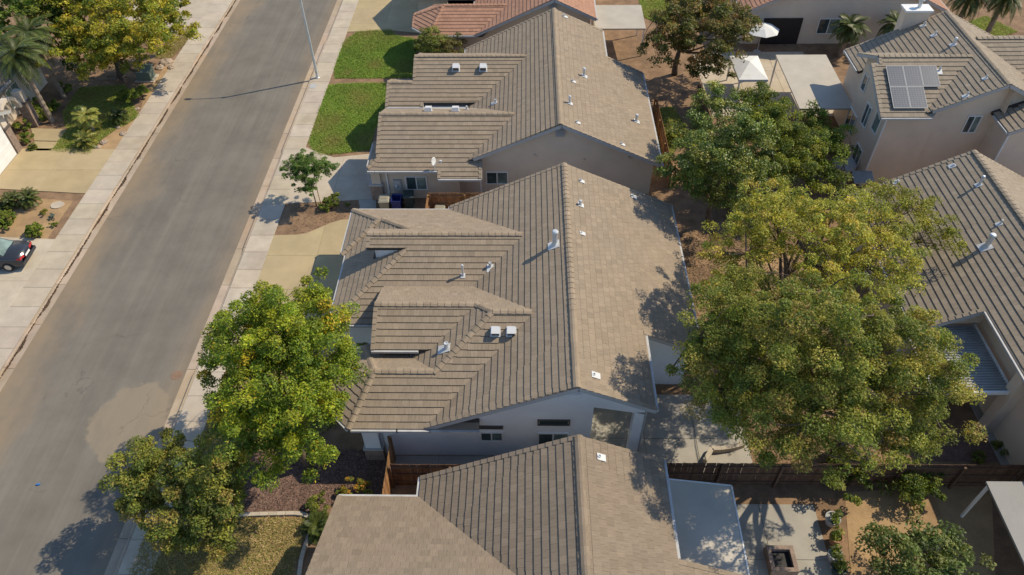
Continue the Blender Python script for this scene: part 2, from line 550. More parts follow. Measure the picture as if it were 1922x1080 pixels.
def env(bodies, x, y, skip=None, default=None):
    best = default
    for b in bodies:
        if b is skip or not inside(b.poly, x, y):
            continue
        z = b.z(x, y)
        if best is None or z > best:
            best = z
    return best
def hit(bodies, px, py):
    """first point of the roof seen at a photo pixel"""
    d = ray(px, py)
    t0 = (9.5 - CAM_H) / d[2]
    for k in range(4000):
        p = CP + d * (t0 + k * 0.004)
        z = env(bodies, p[0], p[1])
        if z is not None and p[2] <= z + 0.03:
            b = max((b for b in bodies if inside(b.poly, p[0], p[1])), key=lambda b: b.z(p[0], p[1]))
            return (float(p[0]), float(p[1]), z), b.planes[b.active(p[0], p[1])]
    return None, None

TW, TE = 0.31, 0.322           # tile width and exposed length
def slope_frame(pl):
    a, b, _ = pl
    k = math.hypot(a, b)
    g = Vector((-a / k, -b / k, -k)).normalized()      # down the slope
    n = Vector((-a, -b, 1)).normalized()
    return g.cross(n) * -1, g, n                       # along the course, down, out
_tile_me = {}
def tile_mesh(mat):
    if mat not in _tile_me:
        h, w0, w1 = 0.040, -TW / 2 + 0.0025, TW / 2 - 0.0025
        V = [(w0, -TE + 0.014, 0.004), (w1, -TE + 0.014, 0.004), (w1, 0, h), (w0, 0, h), (w0, -TE + 0.014, -0.02), (w1, -TE + 0.014, -0.02), (w1, 0, -0.004), (w0, 0, -0.004)]
        Fs = [(0, 3, 2, 1), (3, 7, 6, 2), (0, 4, 7, 3), (1, 2, 6, 5)]
        uv = []
        for f in Fs:
            for i in f:
                uv.append((V[i][0], V[i][1] + V[i][2]))
        _tile_me[mat] = mesh_data('tile', V, Fs, mat, uv=uv, tone=np.ones(8))
    return _tile_me[mat]
_cap_me = {}
def cap_mesh(mat, slope):
    key = (mat, round(slope, 2))
    if key not in _cap_me:
        w, l, t = 0.155, 0.36, 0.03
        V, s_ = [], slope * 0.92
        for y, lift in ((-l, 0.012), (0.0, 0.04)):        # tail (y=0) rides on the next cap
            V += [(-w, y, lift - w * s_), (-0.045, y, lift - 0.012), (0.045, y, lift - 0.012), (w, y, lift - w * s_),
                  (-w, y, lift - w * s_ - t), (w, y, lift - w * s_ - t), (0, y, lift - t - 0.03)]
        Fs = [(0, 1, 8, 7), (1, 2, 9, 8), (2, 3, 10, 9), (0, 7, 11, 4), (3, 5, 12, 10),
              (7, 8, 9, 10, 12, 13, 11), (3, 2, 1, 0, 4, 6, 5)]
        uv = [(V[i][0], V[i][1]) for f in Fs for i in f]
        _cap_me[key] = mesh_data('ridge_tile', V, Fs, mat, uv=uv, tone=np.ones(14))
    return _cap_me[key]

def runs(p, q, ok, step=0.15):
    """parts of segment p-q where ok(x, y) holds"""
    Ln = math.dist(p, q)
    n = max(2, int(Ln / step))
    fl = [ok(p[0] + (q[0] - p[0]) * (i + .5) / n, p[1] + (q[1] - p[1]) * (i + .5) / n) for i in range(n)]
    res, i = [], 0
    while i < n:
        if fl[i]:
            j = i
            while j < n and fl[j]:
                j += 1
            if (j - i) * Ln / n > 0.25:
                f = lambda k: (p[0] + (q[0] - p[0]) * k / n, p[1] + (q[1] - p[1]) * k / n)
                res.append((f(i), f(j)))
            i = j
        else:
            i += 1
    return res

def build_roof(house, bodies, mat, zref, singles=300, gutter='gutter_paint', deck_t=0.16, caps=True, seed=1, no_gutter=False):
    rr = random.Random(seed)
    deck = MB()
    for b in bodies:
        for i, (a, bb, c) in enumerate(b.planes):
            P = b.region(i)
            if len(P) >= 3 and abs(area2(P)) > 0.02:
                deck.prism(P, lambda x, y: a * x + bb * y + c - deck_t, lambda x, y: a * x + bb * y + c - 0.004)
    roof = deck.build('roof', 'felt', house)
    # ---- field tiles
    full, part = [], []
    slot = {}
    for b in bodies:
        others = [o for o in bodies if o is not b]
        for i, pl in enumerate(b.planes):
            P = b.region(i)
            if len(P) < 3 or abs(area2(P)) < 0.05:
                continue
            a, bb, c = pl
            k = math.hypot(a, bb)
            gx, gy = -a / k, -bb / k                   # down the slope, in plan
            tx, ty = -gy, gx
            eh = TE / math.sqrt(1 + k * k)             # exposure in plan
            d_ref = (c - zref) / k                     # plan distance down-slope at which z = zref: z = c - k*d
            ds = [x * gx + y * gy for x, y in P]
            us = [x * tx + y * ty for x, y in P]
            k0 = math.floor((d_ref - max(ds)) / eh) - 1
            k1 = math.ceil((d_ref - min(ds)) / eh) + 1
            for kk in range(k0, k1):
                dt = d_ref - kk * eh                   # tail of the course
                dh = dt - eh
                if dt < min(ds) or dh > max(ds):
                    continue
                off = (0.5 if kk % 2 else 0.0) * TW + ((kk * 7919) % 13) * 0.003
                for m in range(math.floor((min(us) - off) / TW) - 1, math.ceil((max(us) - off) / TW) + 1):
                    u0, u1 = m * TW + off, (m + 1) * TW + off
                    Q = [(u0 * tx + dh * gx, u0 * ty + dh * gy), (u1 * tx + dh * gx, u1 * ty + dh * gy),
                         (u1 * tx + dt * gx, u1 * ty + dt * gy), (u0 * tx + dt * gx, u0 * ty + dt * gy)]
                    whole = all(inside(P, *q) for q in Q)
                    T = ccw(Q)
                    if not whole:
                        for e in range(len(P)):
                            p, q = P[e], P[(e + 1) % len(P)]
                            T = clip(T, -(q[1] - p[1]), q[0] - p[0], (q[1] - p[1]) * p[0] - (q[0] - p[0]) * p[1])
                            if len(T) < 3:
                                break
                        if len(T) < 3 or area2(T) < 0.0012:
                            continue
                    dead = False
                    for o in others:
                        if all(inside(o.poly, *q) for q in T):
                            cx, cy = sum(q[0] for q in T) / len(T), sum(q[1] for q in T) / len(T)
                            best = o.planes[o.active(cx, cy)]
                            da, db, dc = a - best[0], bb - best[1], c - best[2]
                            if all(o.z(*q) <= a * q[0] + bb * q[1] + c + 0.003 for q in T) and any(o.z(*q) < a * q[0] + bb * q[1] + c - 0.004 for q in T):
                                continue               # the other body only touches from below
                            vals = [da * q[0] + db * q[1] + dc for q in T]
                            if min(vals) >= -0.002:
                                if max(abs(v) for v in vals) < 0.004 and bodies.index(o) < bodies.index(b):
                                    dead = True; break          # same plane twice: the first body tiles it
                                continue
                            whole = False
                            T = clip(T, da, db, dc)
                            if len(T) < 3 or area2(T) < 0.0012:
                                dead = True; break
                    if dead:
                        continue
                    tone = 1.0 + rr.gauss(0, 0.05)
                    jit = rr.uniform(-0.0015, 0.002)
                    key = (round(a, 4), round(bb, 4), round(c, 3), kk, m)
                    ar = area2(T)
                    if whole:                          # bodies may share a plane: one whole tile per slot, else its cut pieces
                        slot[key] = ((u0 + u1) / 2, dt, pl, tone, jit)
                    elif not isinstance(slot.get(key), tuple):
                        slot.setdefault(key, []).append((T, dh, dt, pl, tone, jit))
    for v in slot.values():
        if isinstance(v, tuple):
            full.append(v)
        else:
            for n_, q_ in enumerate(v):
                part.append((*q_[:5], q_[5] + 0.0015 * n_))
    # nearest whole tiles as single pieces, the rest as one field
    scored = []
    for t in full:
        u, d, (a, bb, c) = t[0], t[1], t[2]
        k = math.hypot(a, bb)
        gx, gy = -a / k, -bb / k
        x, y = u * -gy + d * gx, u * gx + d * gy
        px, py, dep = PX((x, y, c + a * x + bb * y))
        nv = Vector((-a, -bb, 1)).normalized()
        vis = 0 <= px <= 1922 and 0 <= py <= 1080
        w = nv.dot((Vector(CP) - Vector((x, y, c + a * x + bb * y))).normalized()) / (dep * dep)
        scored.append((w if vis else -1, t))
    scored.sort(key=lambda q: -q[0])
    single = [t for w, t in scored[:singles] if w > 0]
    rest = [t for w, t in scored[len(single):]]
    me = tile_mesh(mat)
    for u, d, pl, tone, jit in single:
        a, bb, c = pl
        k = math.hypot(a, bb)
        gx, gy = -a / k, -bb / k
        x, y = u * -gy + d * gx, u * gx + d * gy
        T_, g, n = slope_frame(pl)
        T_ = g.cross(n)
        mw = Matrix(((T_.x, g.x, n.x, x), (T_.y, g.y, n.y, y), (T_.z, g.z, n.z, c + a * x + bb * y + jit), (0, 0, 0, 1)))
        inst('tile', me, mw, roof, (tone, tone, tone))
    V, Fs, uv, tn = [], [], [], []
    def emit(T, dh, dt, pl, tone, jit):
        a, bb, c = pl
        k = math.hypot(a, bb)
        gx, gy = -a / k, -bb / k
        k0 = len(V)
        n = len(T)
        sl = math.sqrt(1 + k * k)
        cx, cy = sum(q[0] for q in T) / n, sum(q[1] for q in T) / n
        top = []
        for x, y in T:
            f = ((x * gx + y * gy) - dh) / (dt - dh)
            if f < 0.04:
                x, y = x + gx * 0.0125, y + gy * 0.0125
            # a hair narrower than the clipped outline: joints stay open
            x2, y2 = x + (cx - x) * 0.016, y + (cy - y) * 0.002
            if abs(gx) > abs(gy):
                x2, y2 = x + (cx - x) * 0.002, y + (cy - y) * 0.016
            V.append((x2, y2, a * x2 + bb * y2 + c + 0.004 + 0.036 * f + jit))
            top.append((x * -gy + y * gx, (x * gx + y * gy) * sl))
        for (x, y, z) in V[k0:k0 + n]:
            V.append((x, y, a * x + bb * y + c - 0.015))
        tn.extend([tone] * (2 * n))
        Fs.append(tuple(range(k0, k0 + n)))
        uv.extend(top)
        for i in range(n):
            j = (i + 1) % n
            Fs.append((k0 + i, k0 + n + i, k0 + n + j, k0 + j))
            uv.extend((top[i], top[i], top[j], top[j]))
    for u, d, pl, tone, jit in rest:
        a, bb, c = pl
        k = math.hypot(a, bb)
        gx, gy = -a / k, -bb / k
        eh = TE / math.sqrt(1 + k * k)
        Q = [(uu * -gy + dd * gx, uu * gx + dd * gy) for uu, dd in ((u - TW / 2, d - eh), (u + TW / 2, d - eh), (u + TW / 2, d), (u - TW / 2, d))]
        emit(ccw(Q), d - eh, d, pl, tone, jit)
    for p in part:
        emit(*p)
    if V:
        fo = obj('tile_field', V, Fs, mat, roof, uv=uv, tone=np.array(tn))
        fo['kind'] = 'stuff'
    # ---- ridge and hip caps
    def visible(b, p, q, tol=0.03):
        k = math.dist(p, q)
        sx, sy = -(q[1] - p[1]) / k * 0.2, (q[0] - p[0]) / k * 0.2
        def f(x, y):
            for e in (0, 1, -1):
                xx, yy = x + e * sx, y + e * sy
                o = env(bodies, xx, yy, b)
                if o is not None and o > b.z(xx, yy) + tol:
                    return False
            return True
        return f
    seen = []
    def cap_line(p, q, b):
        if b.z(*p) < b.z(*q):
            p, q = q, p                                   # run downhill
        Pt, Qt = Vector((*p, b.z(*p))), Vector((*q, b.z(*q)))
        d = (Qt - Pt)
        Ln = d.length
        if Ln < 0.3:
            return
        d.normalize()
        side = d.cross(Vector((0, 0, 1))).normalized()
        up = side.cross(d)
        n = max(1, round(Ln / 0.335))
        for i in range(n):
            e = Pt + d * Ln * (i + 1) / n
            key = (round(e.x, 1), round(e.y, 1), round(e.z, 1))
            if key in seen:
                continue
            seen.append(key)
            tone = 1.06 + rr.gauss(0, 0.06)
            s3 = rr.uniform(-0.02, 0.02)
            e = e + up * 0.052
            d2 = (d + side * s3).normalized()
            sd2 = d2.cross(up).normalized()
            mw = Matrix(((sd2.x, d2.x, up.x, e.x), (sd2.y, d2.y, up.y, e.y), (sd2.z, d2.z, up.z, e.z), (0, 0, 0, 1)))
            inst('ridge_tile', cap_mesh(mat, 0.46), mw, roof, (tone, tone * 0.99, tone * 0.97))
    if caps:
        for b in bodies:
            for i in range(len(b.planes)):
                for j in range(i + 1, len(b.planes)):
                    R = b.region(i)
                    if len(R) < 3:
                        continue
                    a1, b1, c1 = b.planes[i]; a2, b2, c2 = b.planes[j]
                    on = [q for q in R if abs((a1 - a2) * q[0] + (b1 - b2) * q[1] + c1 - c2) < 1e-5 and b.z(*q) > min(a1 * q[0] + b1 * q[1] + c1, 99) - 1e-5]
                    if len(on) < 2:
                        continue
                    p, q = max(((u, v) for u in on for v in on), key=lambda uv_: math.dist(*uv_))
                    for r0, r1 in runs(p, q, visible(b, p, q)):
                        cap_line(r0, r1, b)
    # ---- eaves get gutters, sloping edges get barge boards and edge tiles
    
    for b in bodies:
        n = len(b.poly)
        for e in range(n):
            p, q = b.poly[e], b.poly[(e + 1) % n]
            nx, ny = (q[1] - p[1]), -(q[0] - p[0])
            Ln = math.hypot(nx, ny)
            nx, ny = nx / Ln, ny / Ln
            def ok(x, y):
                z = b.z(x, y)
                o = env(bodies, x + nx * 0.06, y + ny * 0.06, b)
                o2 = env(bodies, x - nx * 0.03, y - ny * 0.03, b)
                for e_ in bodies[:bodies.index(b)]:    # an earlier body already trims this edge
                    if inside(e_.poly, x - nx * 0.03, y - ny * 0.03) and not inside(e_.poly, x + nx * 0.06, y + ny * 0.06) and abs(e_.z(x - nx * 0.03, y - ny * 0.03) - b.z(x - nx * 0.03, y - ny * 0.03)) < 0.02:
                        return False
                return (o is None or o < z - 0.25) and (o2 is None or o2 < z + 0.02)
            for r0, r1 in runs(p, q, ok):
                # split where the active plane changes
                m = max(1, int(math.dist(r0, r1) / 0.1))
                pts = [(r0[0] + (r1[0] - r0[0]) * t / m, r0[1] + (r1[1] - r0[1]) * t / m) for t in range(m + 1)]
                cut = [0] + [t for t in range(1, m) if b.active(pts[t][0] - nx * .02, pts[t][1] - ny * .02) != b.active(pts[t - 1][0] - nx * .02, pts[t - 1][1] - ny * .02)] + [m]
                for c0, c1 in zip(cut[:-1], cut[1:]):
                    s0, s1 = pts[c0], pts[c1]
                    if math.dist(s0, s1) < 0.2:
                        continue
                    z0, z1 = b.z(*s0), b.z(*s1)
                    if abs(z0 - z1) < 0.03:
                        if not no_gutter and not b.plain:
                            MB().beam((s0[0] + nx * 0.055, s0[1] + ny * 0.055, z0 - 0.075), (s1[0] + nx * 0.055, s1[1] + ny * 0.055, z1 - 0.075), 0.105, 0.12).build('gutter', gutter, house)
                    else:
                        MB().beam((s0[0] + nx * 0.02, s0[1] + ny * 0.02, z0 - 0.10), (s1[0] + nx * 0.02, s1[1] + ny * 0.02, z1 - 0.10), 0.05, 0.2).build('barge_board', 'trim_grey', house)
                        # edge tiles turned down over the board
                        if caps:
                            hi, lo = (s0, s1) if z0 > z1 else (s1, s0)
                            A, B_ = Vector((*hi, max(z0, z1))), Vector((*lo, min(z0, z1)))
                            d = B_ - A
                            ln = d.length
                            d.normalize()
                            outv = Vector((nx, ny, 0))
                            up = outv.cross(d)
                            if up.z < 0:
                                up = -up
                            cnt = max(1, round(ln / TE))
                            for t in range(cnt):
                                ee = A + d * ln * (t + 1) / cnt + up * 0.043 + outv * 0.0
                                key = (round(ee.x, 1), round(ee.y, 1), round(ee.z, 1))
                                if key in seen:
                                    continue
                                seen.append(key)
                                tone = 1.03 + rr.gauss(0, 0.05)
                                sd2 = d.cross(up).normalized()
                                flip = 1 if sd2.dot(outv) > 0 else -1
                                mw = Matrix(((sd2.x * flip, d.x, up.x, ee.x), (sd2.y * flip, d.y, up.y, ee.y), (sd2.z * flip, d.z, up.z, ee.z), (0, 0, 0, 1)))
                                inst('edge_tile', edge_mesh(mat), mw, roof, (tone, tone, tone))
    return roof
_edge_me = {}
def edge_mesh(mat):
    if mat not in _edge_me:
        V, Fs = [], []
        l, tp = TE + 0.02, 0.16
        for y, lift in ((-l, -0.012), (0, 0.016)):
            V += [(-tp, y, lift - 0.004), (0.035, y, lift), (0.035, y, lift - 0.11), (0.012, y, lift - 0.11), (-tp, y, lift - 0.03)]
        Fs = [(0, 1, 6, 5), (1, 2, 7, 6), (2, 3, 8, 7), (5, 6, 7, 8, 9), (4, 3, 2, 1, 0), (0, 5, 9, 4)]
        uv = [(V[i][0], V[i][1]) for f in Fs for i in f]
        _edge_me[mat] = mesh_data('edge_tile', V, Fs, mat, uv=uv, tone=np.ones(10))
    return _edge_me[mat]

def wall_mesh(house, pts, bodies, mat, closed=True, zbase=0.0, name='wall', cap=None):
    """stucco wall along plan points, reaching up under the roof"""
    m = MB()
    n = len(pts)
    for i in range(n if closed else n - 1):
        p, q = pts[i], pts[(i + 1) % n]
        k = max(1, int(math.dist(p, q) / 0.2))
        prev = None
        for t in range(k + 1):
            x, y = p[0] + (q[0] - p[0]) * t / k, p[1] + (q[1] - p[1]) * t / k
            z = env(bodies, x, y)
            z = (z if z is not None else 2.75) - 0.1
            if cap: z = min(z, cap)
            if prev is not None:
                b = len(m.V)
                m.V += [(prev[0], prev[1], zbase), (x, y, zbase), (x, y, z), (prev[0], prev[1], prev[2])]
                m.F.append((b, b + 1, b + 2, b + 3))
            prev = (x, y, z)
    return m.build(name, mat, house)

def window(house, c, w, h, face, glass='glass', panes=2, frame='white_paint', name='window'):
    """sliding window, c = centre on the wall, face = outward direction in plan"""
    f = Vector((*face, 0)).normalized()
    s = Vector((-f.y, f.x, 0))
    mw = Matrix(((s.x, 0, f.x, c[0]), (s.y, 0, f.y, c[1]), (0, 1, 0, c[2]), (0, 0, 0, 1)))
    m = MB()
    t = 0.06
    m.box(-w / 2 - t, -h / 2 - t, 0, -w / 2, h / 2 + t, 0.06); m.box(w / 2, -h / 2 - t, 0, w / 2 + t, h / 2 + t, 0.06)
    m.box(-w / 2, h / 2, 0, w / 2, h / 2 + t, 0.06); m.box(-w / 2, -h / 2 - t, 0, w / 2, -h / 2, 0.06)
    for i in range(1, panes):
        x = -w / 2 + w * i / panes
        m.box(x - 0.03, -h / 2, 0.004, x + 0.03, h / 2, 0.05)
    o = m.xf(mw).build(name, frame, house)
    for i in range(panes):
        x0, x1 = -w / 2 + w * i / panes + 0.03, -w / 2 + w * (i + 1) / panes - 0.03
        g = glass if i % 2 == 0 else ('glass_blind' if glass == 'glass' else glass)
        MB().box(x0, -h / 2, 0.006, x1, h / 2, 0.022).xf(mw).build('pane', g, o)
    return o
def downpipe(house, p, z0, z1, mat='trim_grey'):
    MB().beam((p[0], p[1], z0), (p[0], p[1], z1), 0.08, 0.06, (0, 1, 0)).build('downpipe', mat, house)

def vent(house, bodies, px, py, kind='pipe', h=0.5, r=0.06):
    p, pl = hit(bodies, px, py)
    if p is None:
        return
    x, y, z = p
    a, b, c = pl
    T_, g, n = slope_frame(pl)
    T_ = g.cross(n)
    o0 = Vector((x, y, z)) + n * 0.042
    mw = Matrix(((T_.x, g.x, n.x, o0.x), (T_.y, g.y, n.y, o0.y), (T_.z, g.z, n.z, o0.z), (0, 0, 0, 1)))
    if kind == 'pipe':
        m = MB()
        m.lathe((x, y, z - 0.05), ((r, 0), (r, h * 0.86), (r * 0.96, h * 0.86 + 0.012), (r * 1.28, h * 0.88 + 0.02), (r * 1.28, h), (r * 0.9, h + 0.05), (0.01, h + 0.06)), 14)
        o = m.build('vent_pipe', 'galv', house)
        fl = MB().box(-r * 2.1, -r * 2.1, -0.012, r * 2.1, r * 2.7, 0.012).xf(mw)
        fl.lathe((x, y, z - 0.02), ((r * 1.7, 0), (r * 1.05, 0.16)), 12)
        fl.build('flashing', 'vent_white', o)
    elif kind == 'stub':
        m = MB().lathe((x, y, z - 0.02), ((r, 0), (r, h), (r * 0.7, h), (r * 0.7, h - 0.03)), 10)
        o = m.build('vent_stub', 'galv', house)
        MB().box(-r * 2.4, -r * 2.0, -0.012, r * 2.4, r * 4.2, 0.014).xf(mw).build('flashing', 'vent_white', o)
    elif kind == 'box':
        m = MB()
        w, l, t = r, r, h
        V = [(-w, -l, 0.0), (w, -l, 0.0), (w, l, 0.0), (-w, l, 0.0), (-w * .92, -l * .9, t * 0.75), (w * .92, -l * .9, t * 0.75), (w * .95, l, t), (-w * .95, l, t)]
        m.add(V, [(4, 5, 6, 7), (0, 1, 5, 4), (1, 2, 6, 5), (3, 0, 4, 7), (2, 3, 7, 6)])
        o = m.xf(mw).build('box_vent', 'vent_white', house)
        MB().box(-w * 1.18, -l * 1.1, -0.012, w * 1.18, l * 1.35, 0.012).xf(mw).build('flashing', 'galv', o)
        MB().box(-w * 0.82, l * 0.99, 0.03, w * 0.82, l * 1.012, t * 0.85).xf(mw).build('grille', 'dark_trim', o)
    return p
# ------------------------------------------------------------------ ground, street, pavements
def sheet(name, poly, z, mat, kind='structure', parent=None):
    V = [(x, y, z) for x, y in ccw(poly)]
    o = obj(name, V, [tuple(range(len(V)))], mat, parent)
    if kind:
        o['kind'] = kind
    return o
def GP(pts, z=0.0):
    return [G(x, y, z)[:2] for x, y in pts]
XR0, XR1, XR2, XR3 = -17.45, -17.0, -16.86, -15.4       # asphalt edge, kerb face, kerb back, far edge of the east pavement
XL0, XL1, XL2, XL3 = -26.48, -26.95, -27.1, -28.75
ZS = 0.125
sheet('ground', rect(-900, 900, -900, 1500), -0.12, 'soil')
sheet('street', rect(XL0 - 0.05, XR0 + 0.05, -60, 260), 0.0, 'asphalt')
sheet('yard_ground_east', rect(XR2, 120, -60, 200), 0.085, 'soil')
sheet('yard_ground_west', rect(-140, XL2, -60, 200), 0.085, 'soil')

def kerb_line(name, x0, x1, x2, seglen, drops, y0=8.0, y1=74.0):
    """gutter pan and kerb in cast sections; drops = stretches where the kerb is lowered for a driveway"""
    base = MB().box(min(x0, x2), y0, -0.1, max(x0, x2), y1, -0.03).build(name, 'concrete_joint')
    base['kind'] = 'structure'
    y = y0
    while y < y1:
        ye = min(y + seglen, y1)
        def top(yy):
            h = ZS
            for a, b in drops:
                if a - 0.5 < yy < b + 0.5:
                    k = min(1, (yy - a + 0.5) / 0.5, (b + 0.5 - yy) / 0.5)
                    h = min(h, ZS - (ZS - 0.035) * k)
            return h
        n = 6
        V, Fs = [], []
        s = 1 if x2 > x0 else -1
        for i in range(n + 1):
            yy = y + 0.012 + (ye - y - 0.024) * i / n
            h = top(yy)
            prof = [(x0, 0.004), (x1 - s * 0.02, -0.012), (x1 + s * 0.0, h - 0.03), (x1 + s * 0.03, h), (x2, h)]
            prof = [(x0, -0.05)] + prof + [(x2, -0.05)]
            V += [(px_, yy, pz_) for px_, pz_ in prof]
        k = 7
        for i in range(n):
            for j in range(k - 1):
                f = (i * k + j, i * k + j + 1, (i + 1) * k + j + 1, (i + 1) * k + j)
                Fs.append(f if s < 0 else tuple(reversed(f)))
        Fs += [tuple(range(k)), tuple(range(n * k, n * k + k))]
        o = obj('kerb_section', V, Fs, 'kerb', base)
        t = rnd.uniform(0.9, 1.08)
        o.color = (t, t * rnd.uniform(0.97, 1.0), t * rnd.uniform(0.93, 1.0), 1)
        y = ye
    return base
kerb_line('kerb_east', XR0, XR1, XR2, 3.05, ((23.4, 32.0), (36.6, 42.0), (58.5, 70.0)))
kerb_line('kerb_west', XL0, XL1, XL2, 3.05, ((26.0, 33.2), (37.6, 42.4), (58.5, 66.0)))
_slab_me = {}
def slabs(name, xs, ys, z, mat, gap=0.012, tint=0.07, joint_z=None, base=None):
    """cast concrete panels, one piece each"""
    b = base
    if b is None:
        b = MB().box(xs[0], ys[0], -0.08, xs[-1], ys[-1], z - 0.03).build(name, 'concrete_joint')
        b['kind'] = 'structure'
    for i in range(len(xs) - 1):
        for j in range(len(ys) - 1):
            w, l = xs[i + 1] - xs[i], ys[j + 1] - ys[j]
            key = (round(w, 3), round(l, 3), mat)
            if key not in _slab_me:
                m = MB()
                w2, l2, e = w / 2 - gap / 2, l / 2 - gap / 2, 0.012
                V = [(-w2, -l2, -0.06), (w2, -l2, -0.06), (w2, l2, -0.06), (-w2, l2, -0.06),
                     (-w2, -l2, -e), (w2, -l2, -e), (w2, l2, -e), (-w2, l2, -e),
                     (-w2 + e, -l2 + e, 0), (w2 - e, -l2 + e, 0), (w2 - e, l2 - e, 0), (-w2 + e, l2 - e, 0)]
                Fs = [(8, 9, 10, 11)]
                for a in range(4):
                    c = (a + 1) % 4
                    Fs += [(a, c, 4 + c, 4 + a), (4 + a, 4 + c, 8 + c, 8 + a)]
                _slab_me[key] = mesh_data('slab', V, Fs, mat)
            t = 1 + rnd.uniform(-tint, tint)
            inst('slab', _slab_me[key], Matrix.Translation(((xs[i] + xs[i + 1]) / 2, (ys[j] + ys[j + 1]) / 2, z + rnd.uniform(-0.003, 0.003))),
                 b, (t, t * rnd.uniform(0.975, 1.0), t * rnd.uniform(0.93, 1.01)))
    return b
def lin(a, b, n):
    return [a + (b - a) * i / n for i in range(n + 1)]
slabs('pavement_east', [XR2, XR3], lin(8.0, 74.0, 44), ZS, 'concrete')
slabs('pavement_west', [XL2, XL3], lin(8.0, 74.0, 44), ZS, 'concrete')

def slab_poly(base, poly, z, mat, tint=0.06):
    V = ccw(poly)
    m = MB().prism(V, z - 0.06, z)
    o = m.build('slab', mat, base)
    t = 1 + rnd.uniform(-tint, tint)
    o.color = (t, t * rnd.uniform(0.98, 1), t * rnd.uniform(0.95, 1), 1)
    return o
def cells(base, poly, xs, ys, z, mat, gap=0.014):
    """panels of a driveway cut to its outline"""
    P = ccw(poly)
    for i in range(len(xs) - 1):
        for j in range(len(ys) - 1):
            Q = [(p[0], p[1]) for p in P]
            for a, b, c in ((1, 0, -xs[i] - gap / 2), (-1, 0, xs[i + 1] - gap / 2), (0, 1, -ys[j] - gap / 2), (0, -1, ys[j + 1] - gap / 2)):
                Q = clip(Q, a, b, c)
                if len(Q) < 3:
                    break
            if len(Q) >= 3 and abs(area2(Q)) > 0.05:
                slab_poly(base, Q, z, mat)
def drive(name, poly, xs, ys, z=ZS + 0.004, mat='driveway'):
    base = MB().prism(ccw(poly), -0.05, z - 0.035).build(name, 'concrete_joint')
    base['kind'] = 'structure'
    cells(base, poly, xs, ys, z, mat)
    return base
# main driveway: curved edge along the planter
curve = GP([(538, 442), (556, 441), (575, 438), (597, 429), (620, 419), (640, 413), (668, 408)], ZS)
mdrive = [(XR3, 23.2), (-9.3, 23.2)] + [(-9.3, curve[-1][1])] + list(reversed(curve[:-1]))
mdrive[-1] = (XR3, mdrive[-1][1])
drive('driveway', mdrive, [XR3, -12.4, -9.2], [23.2, 26.2, 28.9, 31.7, 36], mat='driveway')
d2 = [(XR3, 36.55), (-12.4, 36.75), (-9.2, 37.1), (-9.2, 42.2), (-13.2, 41.5), (-14.3, 42.05), (XR3, 42.7)]
drive('driveway', d2, [XR3, -12.5, -9.1], [36.5, 39.4, 43], mat='concrete')
drive('driveway', [(XR3, G(671, 60, ZS)[1]), (G(735, 55, ZS)[0], G(735, 55, ZS)[1] - 0.2), (-6.2, G(760, 68, ZS)[1]), (-6.2, 72), (XR3, 72)], [XR3, -12.3, -9.3, -6.2], [50, 61.2, 64, 67, 72], mat='driveway')
drive('driveway', [(XL3, 37.55), (XL3, 42.5), (-35.4, 42.6), (-35.4, 38.1)], [-35.4, -32.1, XL3], [37.5, 40.1, 42.7], mat='driveway')
drive('driveway', [(XL3, 26.0), (XL3, 33.1), (-36.0, 33.5), (-36.0, 26.0)], [-36.0, -32.3, XL3], [26.0, 29.5, 33.6], mat='concrete')
drive('driveway', [(XL3, 59.0), (XL3, 66), (-36, 66), (-36, 59.0)], [-36, -32.3, XL3], [59, 62.4, 66], mat='concrete')
# front path of the white house across the street
wk = drive('garden_path', GP([(58, 241), (126, 243), (110, 265), (64, 264)], ZS) , [-40, -20], [20, 60], mat='driveway')
slab_poly(wk, GP([(64, 265.5), (109, 266.5), (95, 283), (68, 283)], ZS), ZS + 0.004, 'driveway')
# path between planter and house front
pth = drive('garden_path', GP([(672, 372), (706, 371), (706, 392), (676, 392)], 0.1), [-40, 10], [20, 60], z=0.115, mat='patio')

def lawn(name, poly, z=0.105, mat='lawn'):
    return sheet(name, poly, z, mat)
LAWNS = []
def lawn_px(name, pts, cols, mat='lawn', dens=720, hgt=0.06):
    poly = GP(pts, 0.105)
    lawn(name, poly, 0.1 + 0.004 * len(LAWNS), mat)
    LAWNS.append((poly, cols, dens, hgt))
GREEN = [((0.176, 0.288, 0.031), 3), ((0.238, 0.338, 0.041), 3), ((0.138, 0.251, 0.032), 2), ((0.328, 0.365, 0.074), 1)]
DRY = [((0.406, 0.296, 0.126), 3), ((0.286, 0.253, 0.074), 3), ((0.203, 0.211, 0.050), 2), ((0.524, 0.380, 0.200), 2)]
lawn_px('lawn_by_red_house', [(671, 60), (700, 57), (733, 55), (738, 64), (757, 70), (776, 72), (782, 110), (778, 146), (700, 147), (629, 147), (628, 128), (633, 112), (645, 80), (656, 70)], GREEN)
lawn_px('lawn_by_neighbour', [(617, 160), (650, 157), (726, 156), (727, 205), (702, 245), (695, 281), (640, 288), (598, 292), (588, 283), (580, 268), (597, 215)], GREEN)
lawn_px('lawn_under_street_tree', [(418, 735), (600, 735), (640, 790), (560, 840), (470, 850), (460, 905), (455, 962), (320, 966), (352, 890)], DRY + GREEN[:2], 'drylawn')
lawn_px('lawn_front_corner', [(285, 975), (460, 972), (565, 973), (577, 980), (572, 1005), (545, 1080), (520, 1110), (230, 1110)], DRY, 'drylawn')
lawn_px('lawn_across_street', [(96, 284), (126, 243), (118, 212), (150, 165), (235, 160), (250, 200), (262, 218), (240, 232), (215, 245), (190, 262), (168, 290)], GREEN + DRY[:2], 'lawn')
lawn_px('lawn_strip_far_west', [(290, 108), (330, 60), (372, 48), (345, 85), (318, 112)], DRY, 'drylawn')
